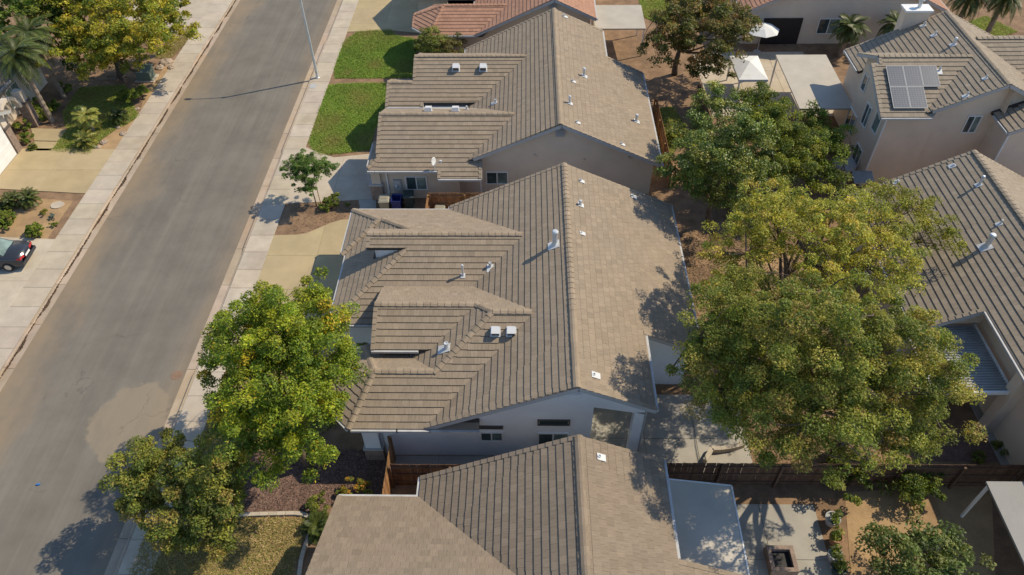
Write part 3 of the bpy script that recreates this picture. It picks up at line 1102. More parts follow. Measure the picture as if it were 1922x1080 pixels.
lawn_px('lawn_behind_neighbour', [(1236, 292), (1228, 205), (1262, 200), (1285, 235), (1262, 292)], GREEN + DRY[:1])
lawn_px('lawn_far_backyard', [(1200, 0), (1260, 0), (1265, 60), (1205, 30)], GREEN)
lawn_px('lawn_far_corner', [(1800, 50), (1850, 30), (1910, 60), (1860, 75)], GREEN)
def sheet_px(name, pts, z, mat):
    return sheet(name, GP(pts, z), z, mat)
sheet_px('planter_soil', [(560, 378), (640, 371), (672, 371), (676, 396), (680, 410), (640, 416), (600, 431), (571, 441), (538, 445)], 0.098, 'soil')
sheet_px('planter_sand_west', [(-30, 366), (137, 377), (86, 453), (-30, 447)], 0.098, 'sand')
sheet_px('sandy_strip_west', [(262, 218), (240, 232), (215, 245), (190, 264), (170, 291), (200, 292), (232, 270), (262, 220), (300, 160), (333, 113), (318, 112), (270, 180)], 0.094, 'sand')
mulch_poly = GP([(462, 962), (455, 905), (470, 850), (560, 840), (690, 845), (735, 850), (720, 935), (640, 935), (600, 960), (590, 968), (574, 963)], 0.1)
sheet('mulch_bed', mulch_poly, 0.102, 'mulch')
sheet_px('sandy_yard', [(1585, 925), (1860, 905), (1870, 1110), (1600, 1110)], 0.097, 'sand')
sheet_px('reddish_yard', [(1730, 830), (1960, 800), (1960, 868), (1735, 866)], 0.096, 'mulch')
sheet_px('straw_ground', [(1350, 480), (1650, 480), (1650, 640), (1350, 640)], 0.094, 'sand')
# concrete behind the main house and the patio of the corner lot
bp = slabs('back_patio', [2.95, 5.6, 8.0, 10.4], [16.95, 19.2, 21.75], 0.125, 'patio', tint=0.05)
cells(bp, GP([(1325, 862), (1400, 855), (1385, 770), (1330, 740), (1300, 745), (1300, 862)], 0.125), [10.4, 13.5], [16.0, 19.2, 22.5], 0.125, 'patio')
slabs('side_path', [-6.3, -4.0, -1.7, 0.6, 2.93], [16.75, 18.2], 0.125, 'patio', tint=0.04)
slabs('corner_patio', [5.0, 7.6, 10.2, 12.6], [8.6, 11.0, 13.4, 15.9], 0.125, 'patio', tint=0.05)
slabs('grey_patio_east', [21.6, 24.2, 26.8], [16.3, 19.0, 23.4], 0.125, 'patio', tint=0.05)
slabs('terrace_far', [13.5, 16.5, 19.5, 22.5], [46.5, 49.8, 53.0, 56.0], 0.12, 'concrete', tint=0.05)

# ------------------------------------------------------------------ houses
S = 0.47
# ---- main house
x0, zr = 2.07, 5.95
W_, E_ = plW(x0, zr, S), plE(x0, zr, S)
aY, aZ = 28.22, 4.95
cN = plN(22.65, 5.18, 0.485)
zB = 5.18 - 0.485 * 0.8
main_b = [
    Body(rect(-4.35, 8.25, 22.0, 32.85), [W_, E_]),
    Body(rect(-4.35, 5.45, 17.85, 22.5), [W_, E_]),
    Body(rect(-9.67, 0.4, 23.84, 32.6), [plN(aY, aZ, S), plS(aY, aZ, S), plW(-9.67, 2.9, S)], over=W_),
    Body(rect(-8.12, -4.5, 27.5, 28.95), [plN(aY, aZ, S), plS(aY, aZ, S)], plain=True),
    Body(rect(-9.93, -7.0, 28.82, 32.6), [plN(aY, aZ, S), plW(-9.93, 2.9, S), plS(28.82, 2.9, S)]),
    Body(rect(-5.6, 0.8, 17.8, 26.3), [plS(22.65, 5.18, S), cN, plW(-1.5, 5.18, S)], over=W_, tol=0.14),
    Body(rect(-7.08, -1.2, 21.45, 26.3), [plS(23.45, zB, S), cN], over=plW(-1.5, 5.18, S)),
]
sw, nw = plD(-6.7, 20.12, 4.0, S, -1, -1), plD(-6.7, 20.12, 4.0, S, -1, 1)
bayP = rect(-9.2, -2.0, 17.8, 22.6)
for a, b, c in (sw, nw):
    bayP = clip(bayP, a, b, c - 2.9)
main_b.append(Body(bayP, [plS(22.65, 5.18, S), plN(20.12, 4.0, S), sw, nw]))
h1 = root('house', (0, 25, 0), 'taupe tiled house with paired white roof vents, beside the bright front-yard tree', 'house', 'houses along the street')
wall_mesh(h1, [(-6.85, 18.25), (2.9, 18.25), (2.9, 22.4), (7.8, 22.4), (7.8, 32.4), (-9.3, 32.2), (-9.3, 24.25), (-6.5, 24.25), (-6.5, 21.9), (-5.3, 21.9), (-5.3, 20.9), (-6.85, 20.9)], main_b, 'stucco_grey')
build_roof(h1, main_b, 'tile_brown', 2.9, seed=3)
# gable header and corner post of the covered patio
hm = MB()
n = 16
for i in range(n):
    xa, xb = 2.9 + 2.2 * i / n, 2.9 + 2.2 * (i + 1) / n
    ha, hb = 3.97 - 0.21 * (xa - 2.9), 3.97 - 0.21 * (xb - 2.9)
    za, zb = env(main_b, xa, 18.25) - 0.1, env(main_b, xb, 18.25) - 0.1
    hm.add([(xa, 18.25, ha), (xb, 18.25, hb), (xb, 18.25, zb), (xa, 18.25, za), (xa, 18.5, ha), (xb, 18.5, hb), (xb, 18.5, zb), (xa, 18.5, za)],
           [(0, 1, 2, 3), (5, 4, 7, 6), (0, 4, 5, 1), (1, 5, 6, 2), (4, 0, 3, 7)])
hm.box(4.85, 18.5, 3.4, 5.1, 22.4, 4.05)
hm.build('patio_header', 'stucco_grey', h1)
MB().box(4.66, 18.25, 0.1, 5.1, 18.62, 3.6).build('post', 'stucco_grey', h1)
downpipe(h1, (5.16, 18.3), 0.1, 4.1)
# gablet wall and south strip below it
MB().box(-7.75, 27.62, 3.6, -7.6, 28.8, 4.62).add([(-7.75, 27.62, 4.62), (-7.75, 28.8, 4.62), (-7.75, 28.22, 4.8)], [(0, 1, 2)]).build('gablet_wall', 'stucco_grey', h1)
MB().box(-7.6, 27.55, 3.6, -5.5, 27.62, 4.52).build('gablet_side', 'stucco_grey', h1)
MB().box(-6.85, 21.78, 3.0, -4.0, 21.9, 3.8).build('dormer_wall', 'stucco_grey', h1)
# corner column with stone foot by the mulch bed
cc = MB().box(-7.25, 18.02, 1.0, -6.55, 18.6, 2.8).build('column', 'stucco_grey', h1)
MB().box(-7.33, 17.95, 0.1, -6.47, 18.66, 0.95).build('stone_foot', 'stone', cc)
MB().box(-7.36, 17.92, 0.95, -6.44, 18.69, 1.03).build('cap_stone', 'trim_grey', cc)
downpipe(h1, (-6.45, 18.2), 0.1, 2.8)
window(h1, (-1.52, 18.25, 1.7), 0.95, 0.62, (0, -1))
window(h1, (-1.52, 18.25, 2.45), 0.95, 0.1, (0, -1), panes=1, frame='dark_trim')
window(h1, (1.23, 18.25, 1.45), 1.3, 1.05, (0, -1))
window(h1, (1.23, 18.25, 2.85), 1.3, 0.3, (0, -1), panes=1, frame='dark_trim')
vm = MB().box(1.75, 18.17, 4.95, 2.35, 18.245, 5.35)
for k in range(5):
    vm.box(1.78, 18.13, 4.98 + 0.07 * k, 2.32, 18.2, 5.01 + 0.07 * k)
vm.build('gable_vent', 'stucco_grey', h1)
window(h1, (-5.9, 20.9, 1.5), 0.6, 1.1, (0, 1), panes=1)
MB().box(-9.36, 25.0, 0.12, -9.29, 28.3, 2.3).build('garage_door', 'white_paint', h1)
for px, py, kd, hh, r in ((1041, 460, 'pipe', 0.95, 0.125), (869, 517, 'pipe', 0.75, 0.055), (920, 501, 'stub', 0.34, 0.07), (838, 654, 'stub', 0.42, 0.1),
                          (930, 622, 'box', 0.32, 0.195), (959.5, 622, 'box', 0.32, 0.195), (1090, 340, 'stub', 0.2, 0.05), (1089, 385, 'pipe', 0.34, 0.07),
                          (1091, 438, 'stub', 0.12, 0.05), (1187, 369, 'stub', 0.2, 0.06), (1115, 704, 'stub', 0.12, 0.065)):
    vent(h1, main_b, px, py, kd, hh, r)

# ---- neighbour to the north
nx0, nz = 2.0, 5.6
nW, nE = plW(nx0, nz, S), plE(nx0, nz, S)
nb = [
    Body(rect(-4.6, 8.35, 37.2, 48.3), [nW, nE]),
    Body(rect(-4.6, 5.65, 47.8, 52.2), [nW, nE]),
    Body(rect(-7.75, 0.5, 43.6, 49.6), [plN(47.0, 4.7, S), plS(47.0, 4.7, S)], plain=True, over=nW),
    Body(rect(-9.5, -7.0, 43.3, 46.5), [plS(47.0, 4.7, S), plN(45.1, 4.7 - S * 1.9, S)]),
    Body(rect(-9.3, 0.3, 36.65, 42.3), [plS(40.3, 4.35, S), plN(40.3, 4.35, S)], over=nW),
    Body(rect(-9.78, -6.0, 36.65, 39.5), [plS(40.3, 4.35, S), plW(-10.0, 2.6, S)]),
    Body(rect(-5.4, -2.75, 36.15, 38.2), [plS(40.3, 4.35, S)]),
]
h2 = root('house', (0, 45, 0), 'house with taupe tiled roof and satellite dish, beside the green lawns and the lamp post', 'house', 'houses along the street')
wall_mesh(h2, [(-9.25, 37.15), (-4.2, 37.15), (-4.2, 37.6), (7.9, 37.6), (7.9, 47.9), (5.2, 47.9), (5.2, 51.8), (-4.2, 51.8), (-4.2, 49.2), (-7.3, 49.2), (-7.3, 46.1), (-9.05, 46.1), (-9.05, 43.75), (-7.2, 43.9), (-7.2, 42.0), (-9.0, 41.9), (-9.25, 39.3)], nb, 'stucco_tan')
wall_mesh(h2, [(-9.0, 43.8), (-2.6, 43.95)], nb, 'stucco_tan', closed=False, name='inner_wall')
MB().box(-7.1, 42.1, 2.6, -3.4, 43.9, 2.82).build('valley_deck', 'trim_grey', h2)
build_roof(h2, nb, 'tile_brown', 2.6, seed=5)
window(h2, (-6.93, 37.15, 1.3), 1.25, 0.95, (0, -1))
window(h2, (-1.85, 37.6, 1.36), 1.3, 0.85, (0, -1))
pil = MB().box(-9.7, 36.95, 0.95, -9.15, 37.5, 2.5).build('column', 'stucco_tan', h2)
MB().box(-9.85, 36.88, 0.1, -9.1, 37.55, 1.25).build('stone_foot', 'stone', pil)
MB().box(-9.9, 36.83, 1.25, -9.05, 37.6, 1.36).build('cap_stone', 'trim_grey', pil)
downpipe(h2, (-8.75, 37.1), 0.1, 2.6, 'white_paint')
downpipe(h2, (-2.85, 37.05), 0.1, 2.2, 'white_paint')
mbx = MB().box(-8.38, 37.0, 0.8, -7.9, 37.15, 1.6).build('meter_box', 'trim_grey', h2)
MB().lathe((-8.2, 36.96, 1.1), ((0.09, 0), (0.09, 0.16), (0.05, 0.2)), 10).build('meter', 'galv', mbx)
MB().tube([(-8.1, 37.05, 0.8), (-8.1, 37.02, 0.1)], 0.03, 6).build('conduit', 'trim_grey', mbx)
gv = MB().box(1.75, 37.5, 4.5, 2.3, 37.6, 5.1)
for k in range(7):
    gv.box(1.78, 37.45, 4.53 + 0.08 * k, 2.27, 37.52, 4.57 + 0.08 * k)
gv.build('gable_vent', 'trim_grey', h2)
for px, py in ((1004, 292), (1096, 300), (1180, 296)):
    q = ray(px, py); p = CP + q * (37.6 / q[1])
    MB().lathe((0, 0, 0), ((0.09, 0), (0.09, 0.06), (0.03, 0.09)), 10).xf(Matrix.Translation((p[0], 37.58, p[2])) @ Matrix.Rotation(math.pi / 2, 4, 'X')).build('wall_vent', 'stucco_tan', h2)
for px, py, kd, hh, r in ((856, 128, 'box', 0.34, 0.23), (907, 128, 'box', 0.34, 0.23), (804, 209, 'box', 0.3, 0.22), (855, 209, 'box', 0.3, 0.22), (876, 206, 'pipe', 0.3, 0.06),
                          (930, 193, 'stub', 0.3, 0.07), (1096, 143, 'pipe', 0.62, 0.085), (1075, 153, 'stub', 0.2, 0.05), (1069, 194, 'pipe', 0.55, 0.07), (1194, 228, 'pipe', 0.55, 0.085),
                          (1083, 230, 'stub', 0.2, 0.05), (1059, 31, 'stub', 0.22, 0.06), (1167, 271, 'stub', 0.2, 0.05)):
    vent(h2, nb, px, py, kd, hh, r)
# satellite dish on the eave
dp, _ = hit(nb, 816, 322)
dish = root('satellite_dish', (dp[0], dp[1], dp[2]), 'white satellite dish on the tiled eave above the bins', 'dish')
MB().tube([(dp[0], dp[1], dp[2] - 0.03), (dp[0], dp[1], dp[2] + 0.45), (dp[0] - 0.05, dp[1], dp[2] + 0.6)], 0.03, 8).build('mast', 'galv', dish)
dm = MB().lathe((0, 0, 0), ((0.02, -0.045), (0.11, -0.037), (0.19, -0.015), (0.25, 0.022), (0.26, 0.03), (0.19, 0.0), (0.09, -0.022), (0.015, -0.03)), 18)
dm.xf(Matrix.Translation((dp[0] - 0.02, dp[1], dp[2] + 0.66)) @ Matrix.Rotation(math.radians(72), 4, Vector((0.3, 1, 0))) @ Matrix.Diagonal((1, 1.15, 1, 1)))
dm.build('reflector', 'vent_white', dish, smooth=True)
MB().tube([(dp[0], dp[1], dp[2] + 0.5), (dp[0] + 0.42, dp[1] - 0.1, dp[2] + 0.75)], 0.018, 6).build('arm', 'galv', dish)
MB().box(dp[0] + 0.38, dp[1] - 0.16, dp[2] + 0.7, dp[0] + 0.5, dp[1] - 0.04, dp[2] + 0.82).build('receiver', 'vent_white', dish)

# ---- corner neighbour to the south
s4 = 0.5
cb = [
    Body(rect(-4.3, 5.45, 10.9, 15.5), [plW(2.01, 6.05, s4), plE(2.01, 6.05, s4)]),
    Body(rect(-4.3, 8.3, 0.5, 11.45), [plW(2.01, 6.05, s4), plE(2.01, 6.05, s4)]),
    Body(rect(-7.55, 1.5, 4.0, 14.6), [plN(9.3, 2.9 + s4 * 5.3, s4), plS(9.3, 2.9 + s4 * 5.3, s4)], over=plW(2.01, 6.05, s4)),
]
h4 = root('house', (0, 9, 0), 'house with large plain taupe tiled roof beside the curved concrete lawn edging', 'house', 'houses along the street')
wall_mesh(h4, [(-7.1, 4.5), (-7.1, 14.15), (-3.9, 14.15), (-3.9, 15.1), (5.0, 15.1), (5.0, 11.0), (7.9, 11.0), (7.9, 1.0), (-3.9, 1.0)], cb, 'stucco_tan')
build_roof(h4, cb, 'tile_pink', 2.9, seed=8)
vent(h4, cb, 1125, 858, 'stub', 0.14, 0.06)
pc = root('patio_cover', (7.3, 13.6, 0.1), 'smooth pale grey flat patio cover attached to the corner house', 'patio cover')
cz = 2.75
c0, c1, c2, c3 = G(1250, 896, cz), G(1373, 912, cz), G(1406, 1082, cz), G(1262, 1082, cz)
MB().prism([(5.05, c0[1]), (c1[0], c1[1]), (c2[0], 11.1), (5.05, 11.1)], cz - 0.09, cz).build('roof_sheet', 'cover_grey', pc)
fr = MB()
fr.beam((5.05, c0[1], cz - 0.06), (c1[0], c1[1], cz - 0.06), 0.06, 0.16); fr.beam((c1[0], c1[1], cz - 0.06), (c2[0], 11.1, cz - 0.06), 0.06, 0.16)
fr.build('edge_channel', 'white_paint', pc)
for p in ((c1[0] - 0.25, c1[1] - 0.3), (c2[0] - 0.25, 11.5)):
    MB().box(p[0] - 0.05, p[1] - 0.05, 0.1, p[0] + 0.05, p[1] + 0.05, cz - 0.1).build('post', 'white_paint', pc)

# ---- red-roofed house to the north
rb = [
    Body(rect(-4.3, 5.3, 53.8, 74.0), [plW(2.0, 5.6, S), plE(2.0, 5.6, S)]),
    Body(rect(-9.6, 1.0, 60.1, 67.5), [plS(63.8, 4.6, S), plN(63.8, 4.6, S)], over=plW(2.0, 5.6, S)),
]
rsw, rnw = plD(-6.55, 56.4, 3.97, S, -1, -1), plD(-6.55, 56.4, 3.97, S, -1, 1)
rP = rect(-9.0, 0.0, 53.8, 59.0)
for a, b, c in (rsw, rnw):
    rP = clip(rP, a, b, c - 2.75)
rb.append(Body(rP, [plS(56.4, 3.97, S), plN(56.4, 3.97, S), rsw, rnw], over=plW(2.0, 5.6, S)))
h3 = root('house', (0, 62, 0), 'house with terracotta red tiled roof and angled bay, beyond the clipped lawn', 'house', 'houses along the street')
wall_mesh(h3, [(-6.6, 54.3), (4.9, 54.3), (4.9, 73.5), (-4.0, 73.5), (-4.0, 67.1), (-9.2, 67.1), (-9.2, 60.5), (-6.6, 60.5)], rb, 'stucco_tan')
build_roof(h3, rb, 'tile_red', 2.75, singles=0, seed=9)
vg = MB().box(1.7, 54.2, 4.6, 2.3, 54.3, 5.2)
for k in range(7):
    vg.box(1.73, 54.15, 4.63 + 0.08 * k, 2.27, 54.22, 4.67 + 0.08 * k)
vg.build('gable_vent', 'trim_grey', h3)
downpipe(h3, (5.0, 54.2), 0.1, 3.9, 'white_paint')
MB().box(-9.27, 61.2, 0.12, -9.2, 66.2, 2.4).build('garage_door', 'white_paint', h3)

# ---- house on the lot behind, east
s6 = 0.53
eb = [
    Body(rect(18.75, 31.0, 23.6, 34.0), [plW(24.6, 5.95, s6), plE(24.6, 5.95, s6)]),
    Body(rect(21.5, 31.0, 14.0, 24.1), [plW(24.6, 5.95, s6), plE(24.6, 5.95, s6)]),
]
h6 = root('house', (25, 25, 0), 'house with grey-brown tiled roof behind the large backyard trees', 'house', 'houses on the lots behind')
wall_mesh(h6, [(19.2, 24.0), (22.0, 24.0), (22.0, 14.5), (30.5, 14.5), (30.5, 33.6), (19.2, 33.6)], eb, 'stucco_pink')
build_roof(h6, eb, 'tile_grey', 2.85, seed=12)
for px, py, kd, hh, r in ((1838, 347, 'pipe', 0.62, 0.07), (1851, 463, 'pipe', 0.85, 0.125), (1790, 311, 'stub', 0.14, 0.06), (1685, 341, 'stub', 0.14, 0.06), (1878, 420, 'stub', 0.3, 0.05)):
    vent(h6, eb, px, py, kd, hh, r)
downpipe(h6, (21.75, 19.9), 0.1, 4.2, 'white_paint')
MB().box(21.5, 19.65, 0.1, 22.1, 20.2, 4.15).build('column', 'stucco_pink', h6)
pc6 = root('patio_cover', (20.6, 22, 0.1), 'corrugated grey metal patio cover tucked into the corner of the tiled roof', 'patio cover')
m = MB()
zc = 2.95
nrib = 26
for i in range(nrib):
    ya, yb = 19.95 + 3.9 * i / nrib, 19.95 + 3.9 * (i + 1) / nrib
    m.add([(18.3, ya, zc - 0.12), (21.62, ya, zc), (21.62, ya + (yb - ya) * .7, zc), (18.3, ya + (yb - ya) * .7, zc - 0.12),
           (18.3, ya + (yb - ya) * .78, zc - 0.065), (21.62, ya + (yb - ya) * .78, zc + 0.055), (21.62, yb, zc + 0.055), (18.3, yb, zc - 0.065)],
          [(0, 1, 2, 3), (3, 2, 5, 4), (4, 5, 6, 7)])
    if i < nrib - 1:
        k = len(m.V)
        m.F.append((k - 1, k - 2, k + 1, k))
m.build('roof_sheet', 'corr_grey', pc6)
MB().beam((18.3, 19.9, zc - 0.1), (21.75, 19.9, zc - 0.02), 0.09, 0.2).beam((21.68, 19.9, zc - 0.02), (21.68, 23.9, zc - 0.02), 0.12, 0.16).build('edge_beam', 'white_paint', pc6)
for p in ((18.5, 20.0), (18.5, 23.6)):
    MB().box(p[0] - 0.06, p[1] - 0.06, 0.1, p[0] + 0.06, p[1] + 0.06, zc - 0.15).build('post', 'white_paint', pc6)

# ---- two-storey house with solar panels
fb = [
    Body(rect(23.7, 34.0, 38.2, 44.9), [plW(27.7, 7.55, S), plE(27.7, 7.55, S)]),
    Body(rect(21.9, 34.0, 44.45, 47.4), [plW(27.7, 7.55, S), plE(27.7, 7.55, S)]),
    Body(rect(21.5, 27.6, 40.9, 44.6), [plS(41.9, 7.33, S), plN(41.9, 7.33, S)]),
    Body(rect(21.0, 26.0, 38.0, 41.4), [plS(41.9, 7.33, S)], over=plW(27.7, 7.55, S)),
    Body(rect(27.5, 36.0, 40.0, 47.0), [plS(44.2, 7.3, S), plN(44.2, 7.3, S)]),
    Body(rect(27.75, 35.5, 36.4, 40.5), [plW(31.6, 7.3, S), plE(31.6, 7.3, S)]),
]
h5 = root('house', (27, 42, 0), 'two-storey tan house with solar panels on its tiled roof', 'house', 'houses on the lots behind')
wall_mesh(h5, [(21.55, 38.45), (24.6, 38.45), (24.6, 38.65), (33.6, 38.65), (33.6, 46.9), (22.3, 46.9), (22.3, 44.0), (21.95, 44.0), (21.95, 41.2), (21.55, 41.2)], fb, 'stucco_pink')
wall_mesh(h5, [(28.15, 36.8), (35.0, 36.8), (35.0, 40.0), (28.15, 40.0)], fb, 'stucco_pink')
build_roof(h5, fb, 'tile_grey', 5.5, singles=250, seed=15)
window(h5, (21.95, 43.2, 1.9), 1.3, 1.25, (-1, 0)); window(h5, (21.55, 40.7, 3.9), 0.8, 1.35, (-1, 0)); window(h5, (21.55, 39.2, 4.35), 0.75, 1.2, (-1, 0), panes=1, glass='glass_blind')
window(h5, (21.95, 43.2, 4.75), 0.55, 1.0, (-1, 0), panes=1); window(h5, (26.95, 38.65, 4.6), 0.75, 1.1, (0, -1)); window(h5, (21.55, 40.0, 1.4), 1.0, 1.1, (-1, 0))
downpipe(h5, (21.6, 38.38), 0.1, 5.5, 'white_paint')
downpipe(h5, (28.1, 36.75), 0.1, 5.5, 'white_paint')
ch = MB().box(25.0, 47.2, 0.1, 26.6, 48.0, 7.6).build('chimney', 'stucco_pink', h5)
MB().box(24.9, 47.1, 7.6, 26.7, 48.1, 7.72).build('chimney_cap', 'white_paint', ch)
MB().lathe((25.9, 47.6, 7.72), ((0.12, 0), (0.12, 0.45), (0.2, 0.47), (0.2, 0.6), (0.05, 0.66)), 12).build('flue', 'galv', ch)
spl = plS(41.9, 7.33, S)
T_, g_, n_ = slope_frame(spl)
T_ = g_.cross(n_)
def solar(x, y):
    z = spl[1] * y + spl[2]
    o0 = Vector((x, y, z)) + n_ * 0.14
    mw = Matrix(((T_.x, g_.x, n_.x, o0.x), (T_.y, g_.y, n_.y, o0.y), (T_.z, g_.z, n_.z, o0.z), (0, 0, 0, 1)))
    w, l = 0.495, 0.735
    m = MB()
    for b in ((-w, -l, -0.02, -w + 0.03, l, 0.02), (w - 0.03, -l, -0.02, w, l, 0.02), (-w + 0.03, -l, -0.02, w - 0.03, -l + 0.03, 0.02), (-w + 0.03, l - 0.03, -0.02, w - 0.03, l, 0.02)):
        m.box(*b)
    o = m.xf(mw).build('solar_panel', 'trim_grey', h5)
    V = [mw @ Vector(v) for v in ((-w + .03, -l + .03, 0.012), (w - .03, -l + .03, 0.012), (w - .03, l - .03, 0.012), (-w + .03, l - .03, 0.012))]
    obj('cells', V, [(0, 1, 2, 3)], 'solar', o, uv=[(0, 0), (0.94, 0), (0.94, 1.56), (0, 1.56)])
for x in (22.25, 23.26, 24.27):
    solar(x, 40.5)
for x in (22.25, 23.26):
    solar(x, 39.15)
for px, py, kd, hh, r in ((1763, 133, 'stub', 0.3, 0.06), (1735, 48, 'stub', 0.3, 0.06), (1755, 66, 'stub', 0.3, 0.06), (1790, 84, 'pipe', 0.5, 0.08), (1851, 147, 'stub', 0.25, 0.05), (1815, 180, 'stub', 0.3, 0.06)):
    vent(h5, fb, px, py, kd, hh, r)

# ---- far house at the end of the rear lots
gb = [Body(rect(17.2, 33.6, 57.0, 74.0), [plW(25.4, 6.7, 0.46), plE(25.4, 6.7, 0.46)])]
h7 = root('house', (25, 66, 0), 'cream stucco house with rusty red tiled gable roof beyond the two-storey house', 'house', 'houses on the lots behind')
wall_mesh(h7, [(17.7, 57.4), (33.1, 57.4), (33.1, 73.5), (17.7, 73.5)], gb, 'stucco_cream')
build_roof(h7, gb, 'tile_red', 2.9, singles=0, seed=19)
MB().box(19.2, 57.3, 0.1, 22.3, 57.39, 2.3).build('doorway_shade_panel', 'black', h7)  # black panel stands in for the shade inside the patio opening
window(h7, (24.5, 57.4, 1.6), 1.6, 1.2, (0, -1))

# ---- white-door house across the street, only its front corner in view
wb = [
    Body(rect(-44.0, -35.0, 37.0, 42.9), [plN(40.0, 4.3, 0.45), plS(40.0, 4.3, 0.45)]),
    Body(rect(-48.0, -37.3, 41.0, 52.0), [plE(-42, 4.9, 0.45), plW(-42, 4.9, 0.45)]),
]
h8 = root('house', (-40, 44, 0), 'house across the street with white garage door and stone pillars', 'house', 'houses along the street')
wall_mesh(h8, [(-35.5, 37.4), (-35.5, 42.5), (-37.7, 42.5), (-37.7, 51.5), (-47.5, 51.5), (-47.5, 41.4), (-43.5, 41.4), (-43.5, 37.4)], wb, 'stucco_cream')
build_roof(h8, wb, 'tile_grey', 2.9, singles=60, seed=21)
MB().box(-35.5, 37.9, 0.13, -35.42, 41.9, 2.35).build('garage_door', 'white_paint', h8)
for k in range(4):
    MB().box(-35.42, 37.95, 0.2 + 0.54 * k, -35.4, 41.85, 0.68 + 0.54 * k).build('door_panel', 'white_paint', h8)
for (xa, ya) in ((-35.7, 42.3), (-35.9, 45.6)):
    p_ = MB().box(xa - 0.35, ya - 0.3, 0.1, xa + 0.35, ya + 0.3, 2.0).build('pillar', 'stone', h8)
    MB().box(xa - 0.42, ya - 0.37, 2.0, xa + 0.42, ya + 0.37, 2.12).build('pillar_band', 'dark_trim', p_)
    MB().box(xa - 0.3, ya - 0.25, 2.12, xa + 0.3, ya + 0.25, 2.9).build('pillar_shaft', 'stucco_cream', p_)
en = MB()
for k in range(10):
    t0, t1 = math.pi * k / 10, math.pi * (k + 1) / 10
    yc, r0, r1 = 43.95, 1.05, 1.3
    en.add([(xx, yc + rr_ * math.cos(t), 1.9 + rr_ * math.sin(t)) for xx in (-36.1, -35.75) for rr_, t in ((r0, t0), (r1, t0), (r1, t1), (r0, t1))],
           [(0, 1, 2, 3), (7, 6, 5, 4), (1, 5, 6, 2), (0, 3, 7, 4)])
en.build('entry_arch', 'stucco_cream', h8)
window(h8, (-37.65, 47.4, 1.5), 1.6, 1.3, (1, 0), glass='glass_blind')
# ------------------------------------------------------------------ plants
def leaf_cloud(cent, rad, per, size, cols, rng, flat=0.8, outw=0.5, upw=0.55, jit=0.22, aspect=0.5, tip=0.0, crown_c=None):
    """leaf blades round cluster centres: returns vertices, tones"""
    C_ = np.repeat(cent, per, axis=0)
    R_ = np.repeat(rad, per)
    n = len(C_)
    d = rng.normal(size=(n, 3)); d /= np.linalg.norm(d, axis=1)[:, None]
    d[:, 2] = np.where(d[:, 2] < -0.35, -d[:, 2] * 0.7, d[:, 2])
    rr = (0.35 + 0.65 * rng.random(n) ** 0.6) * R_
    pos = C_ + d * rr[:, None] * np.array([1, 1, flat])
    nrm = d * outw + np.array([0, 0, upw]) + rng.normal(size=(n, 3)) * 0.5
    nrm /= np.linalg.norm(nrm, axis=1)[:, None]
    ax = np.cross(nrm, rng.normal(size=(n, 3))); ax /= np.linalg.norm(ax, axis=1)[:, None] + 1e-9
    ax = ax + np.array([0, 0, -0.25]); ax /= np.linalg.norm(ax, axis=1)[:, None]
    sd_ = np.cross(nrm, ax); sd_ /= np.linalg.norm(sd_, axis=1)[:, None] + 1e-9
    ln = size * (0.6 + 0.8 * rng.random(n))
    V = np.empty((n, 4, 3))
    V[:, 0] = pos - ax * ln[:, None] * 0.5
    V[:, 1] = pos + sd_ * (ln * aspect * 0.5)[:, None] - nrm * (ln * 0.06)[:, None]
    V[:, 2] = pos + ax * ln[:, None] * 0.5
    V[:, 3] = pos - sd_ * (ln * aspect * 0.5)[:, None] - nrm * (ln * 0.06)[:, None]
    ca = np.array([c for c, w in cols]); wt = np.array([w for c, w in cols], float); wt /= wt.sum()
    ci = rng.choice(len(ca), size=len(cent), p=wt)
    li = np.where(rng.random(n) < 0.68, np.repeat(ci, per), rng.choice(len(ca), size=n, p=wt))
    T = ca[li] * np.exp(rng.normal(0, jit, n))[:, None] * np.repeat(np.exp(rng.normal(0, 0.14, len(cent))), per)[:, None]
    return V.reshape(-1, 3), np.repeat(T, 4, axis=0)
def leaf_object(name, V, T, parent, mat='leaf'):
    n = len(V) // 4
    me = bpy.data.meshes.new(name)
    me.vertices.add(len(V)); me.vertices.foreach_set('co', V.astype(np.float32).ravel())
    me.loops.add(len(V)); me.loops.foreach_set('vertex_index', np.arange(len(V), dtype=np.int32))
    me.polygons.add(n); me.polygons.foreach_set('loop_start', np.arange(0, len(V), 4, dtype=np.int32))
    a = me.attributes.new('tone', 'FLOAT_COLOR', 'POINT')
    t = np.ones((len(V), 4), np.float32); t[:, :3] = np.clip(T, 0, 1)
    a.data.foreach_set('color', t.ravel())
    me.materials.append(MT[mat])
    me.update(calc_edges=True)
    o = bpy.data.objects.new(name, me)
    return link(o, parent)
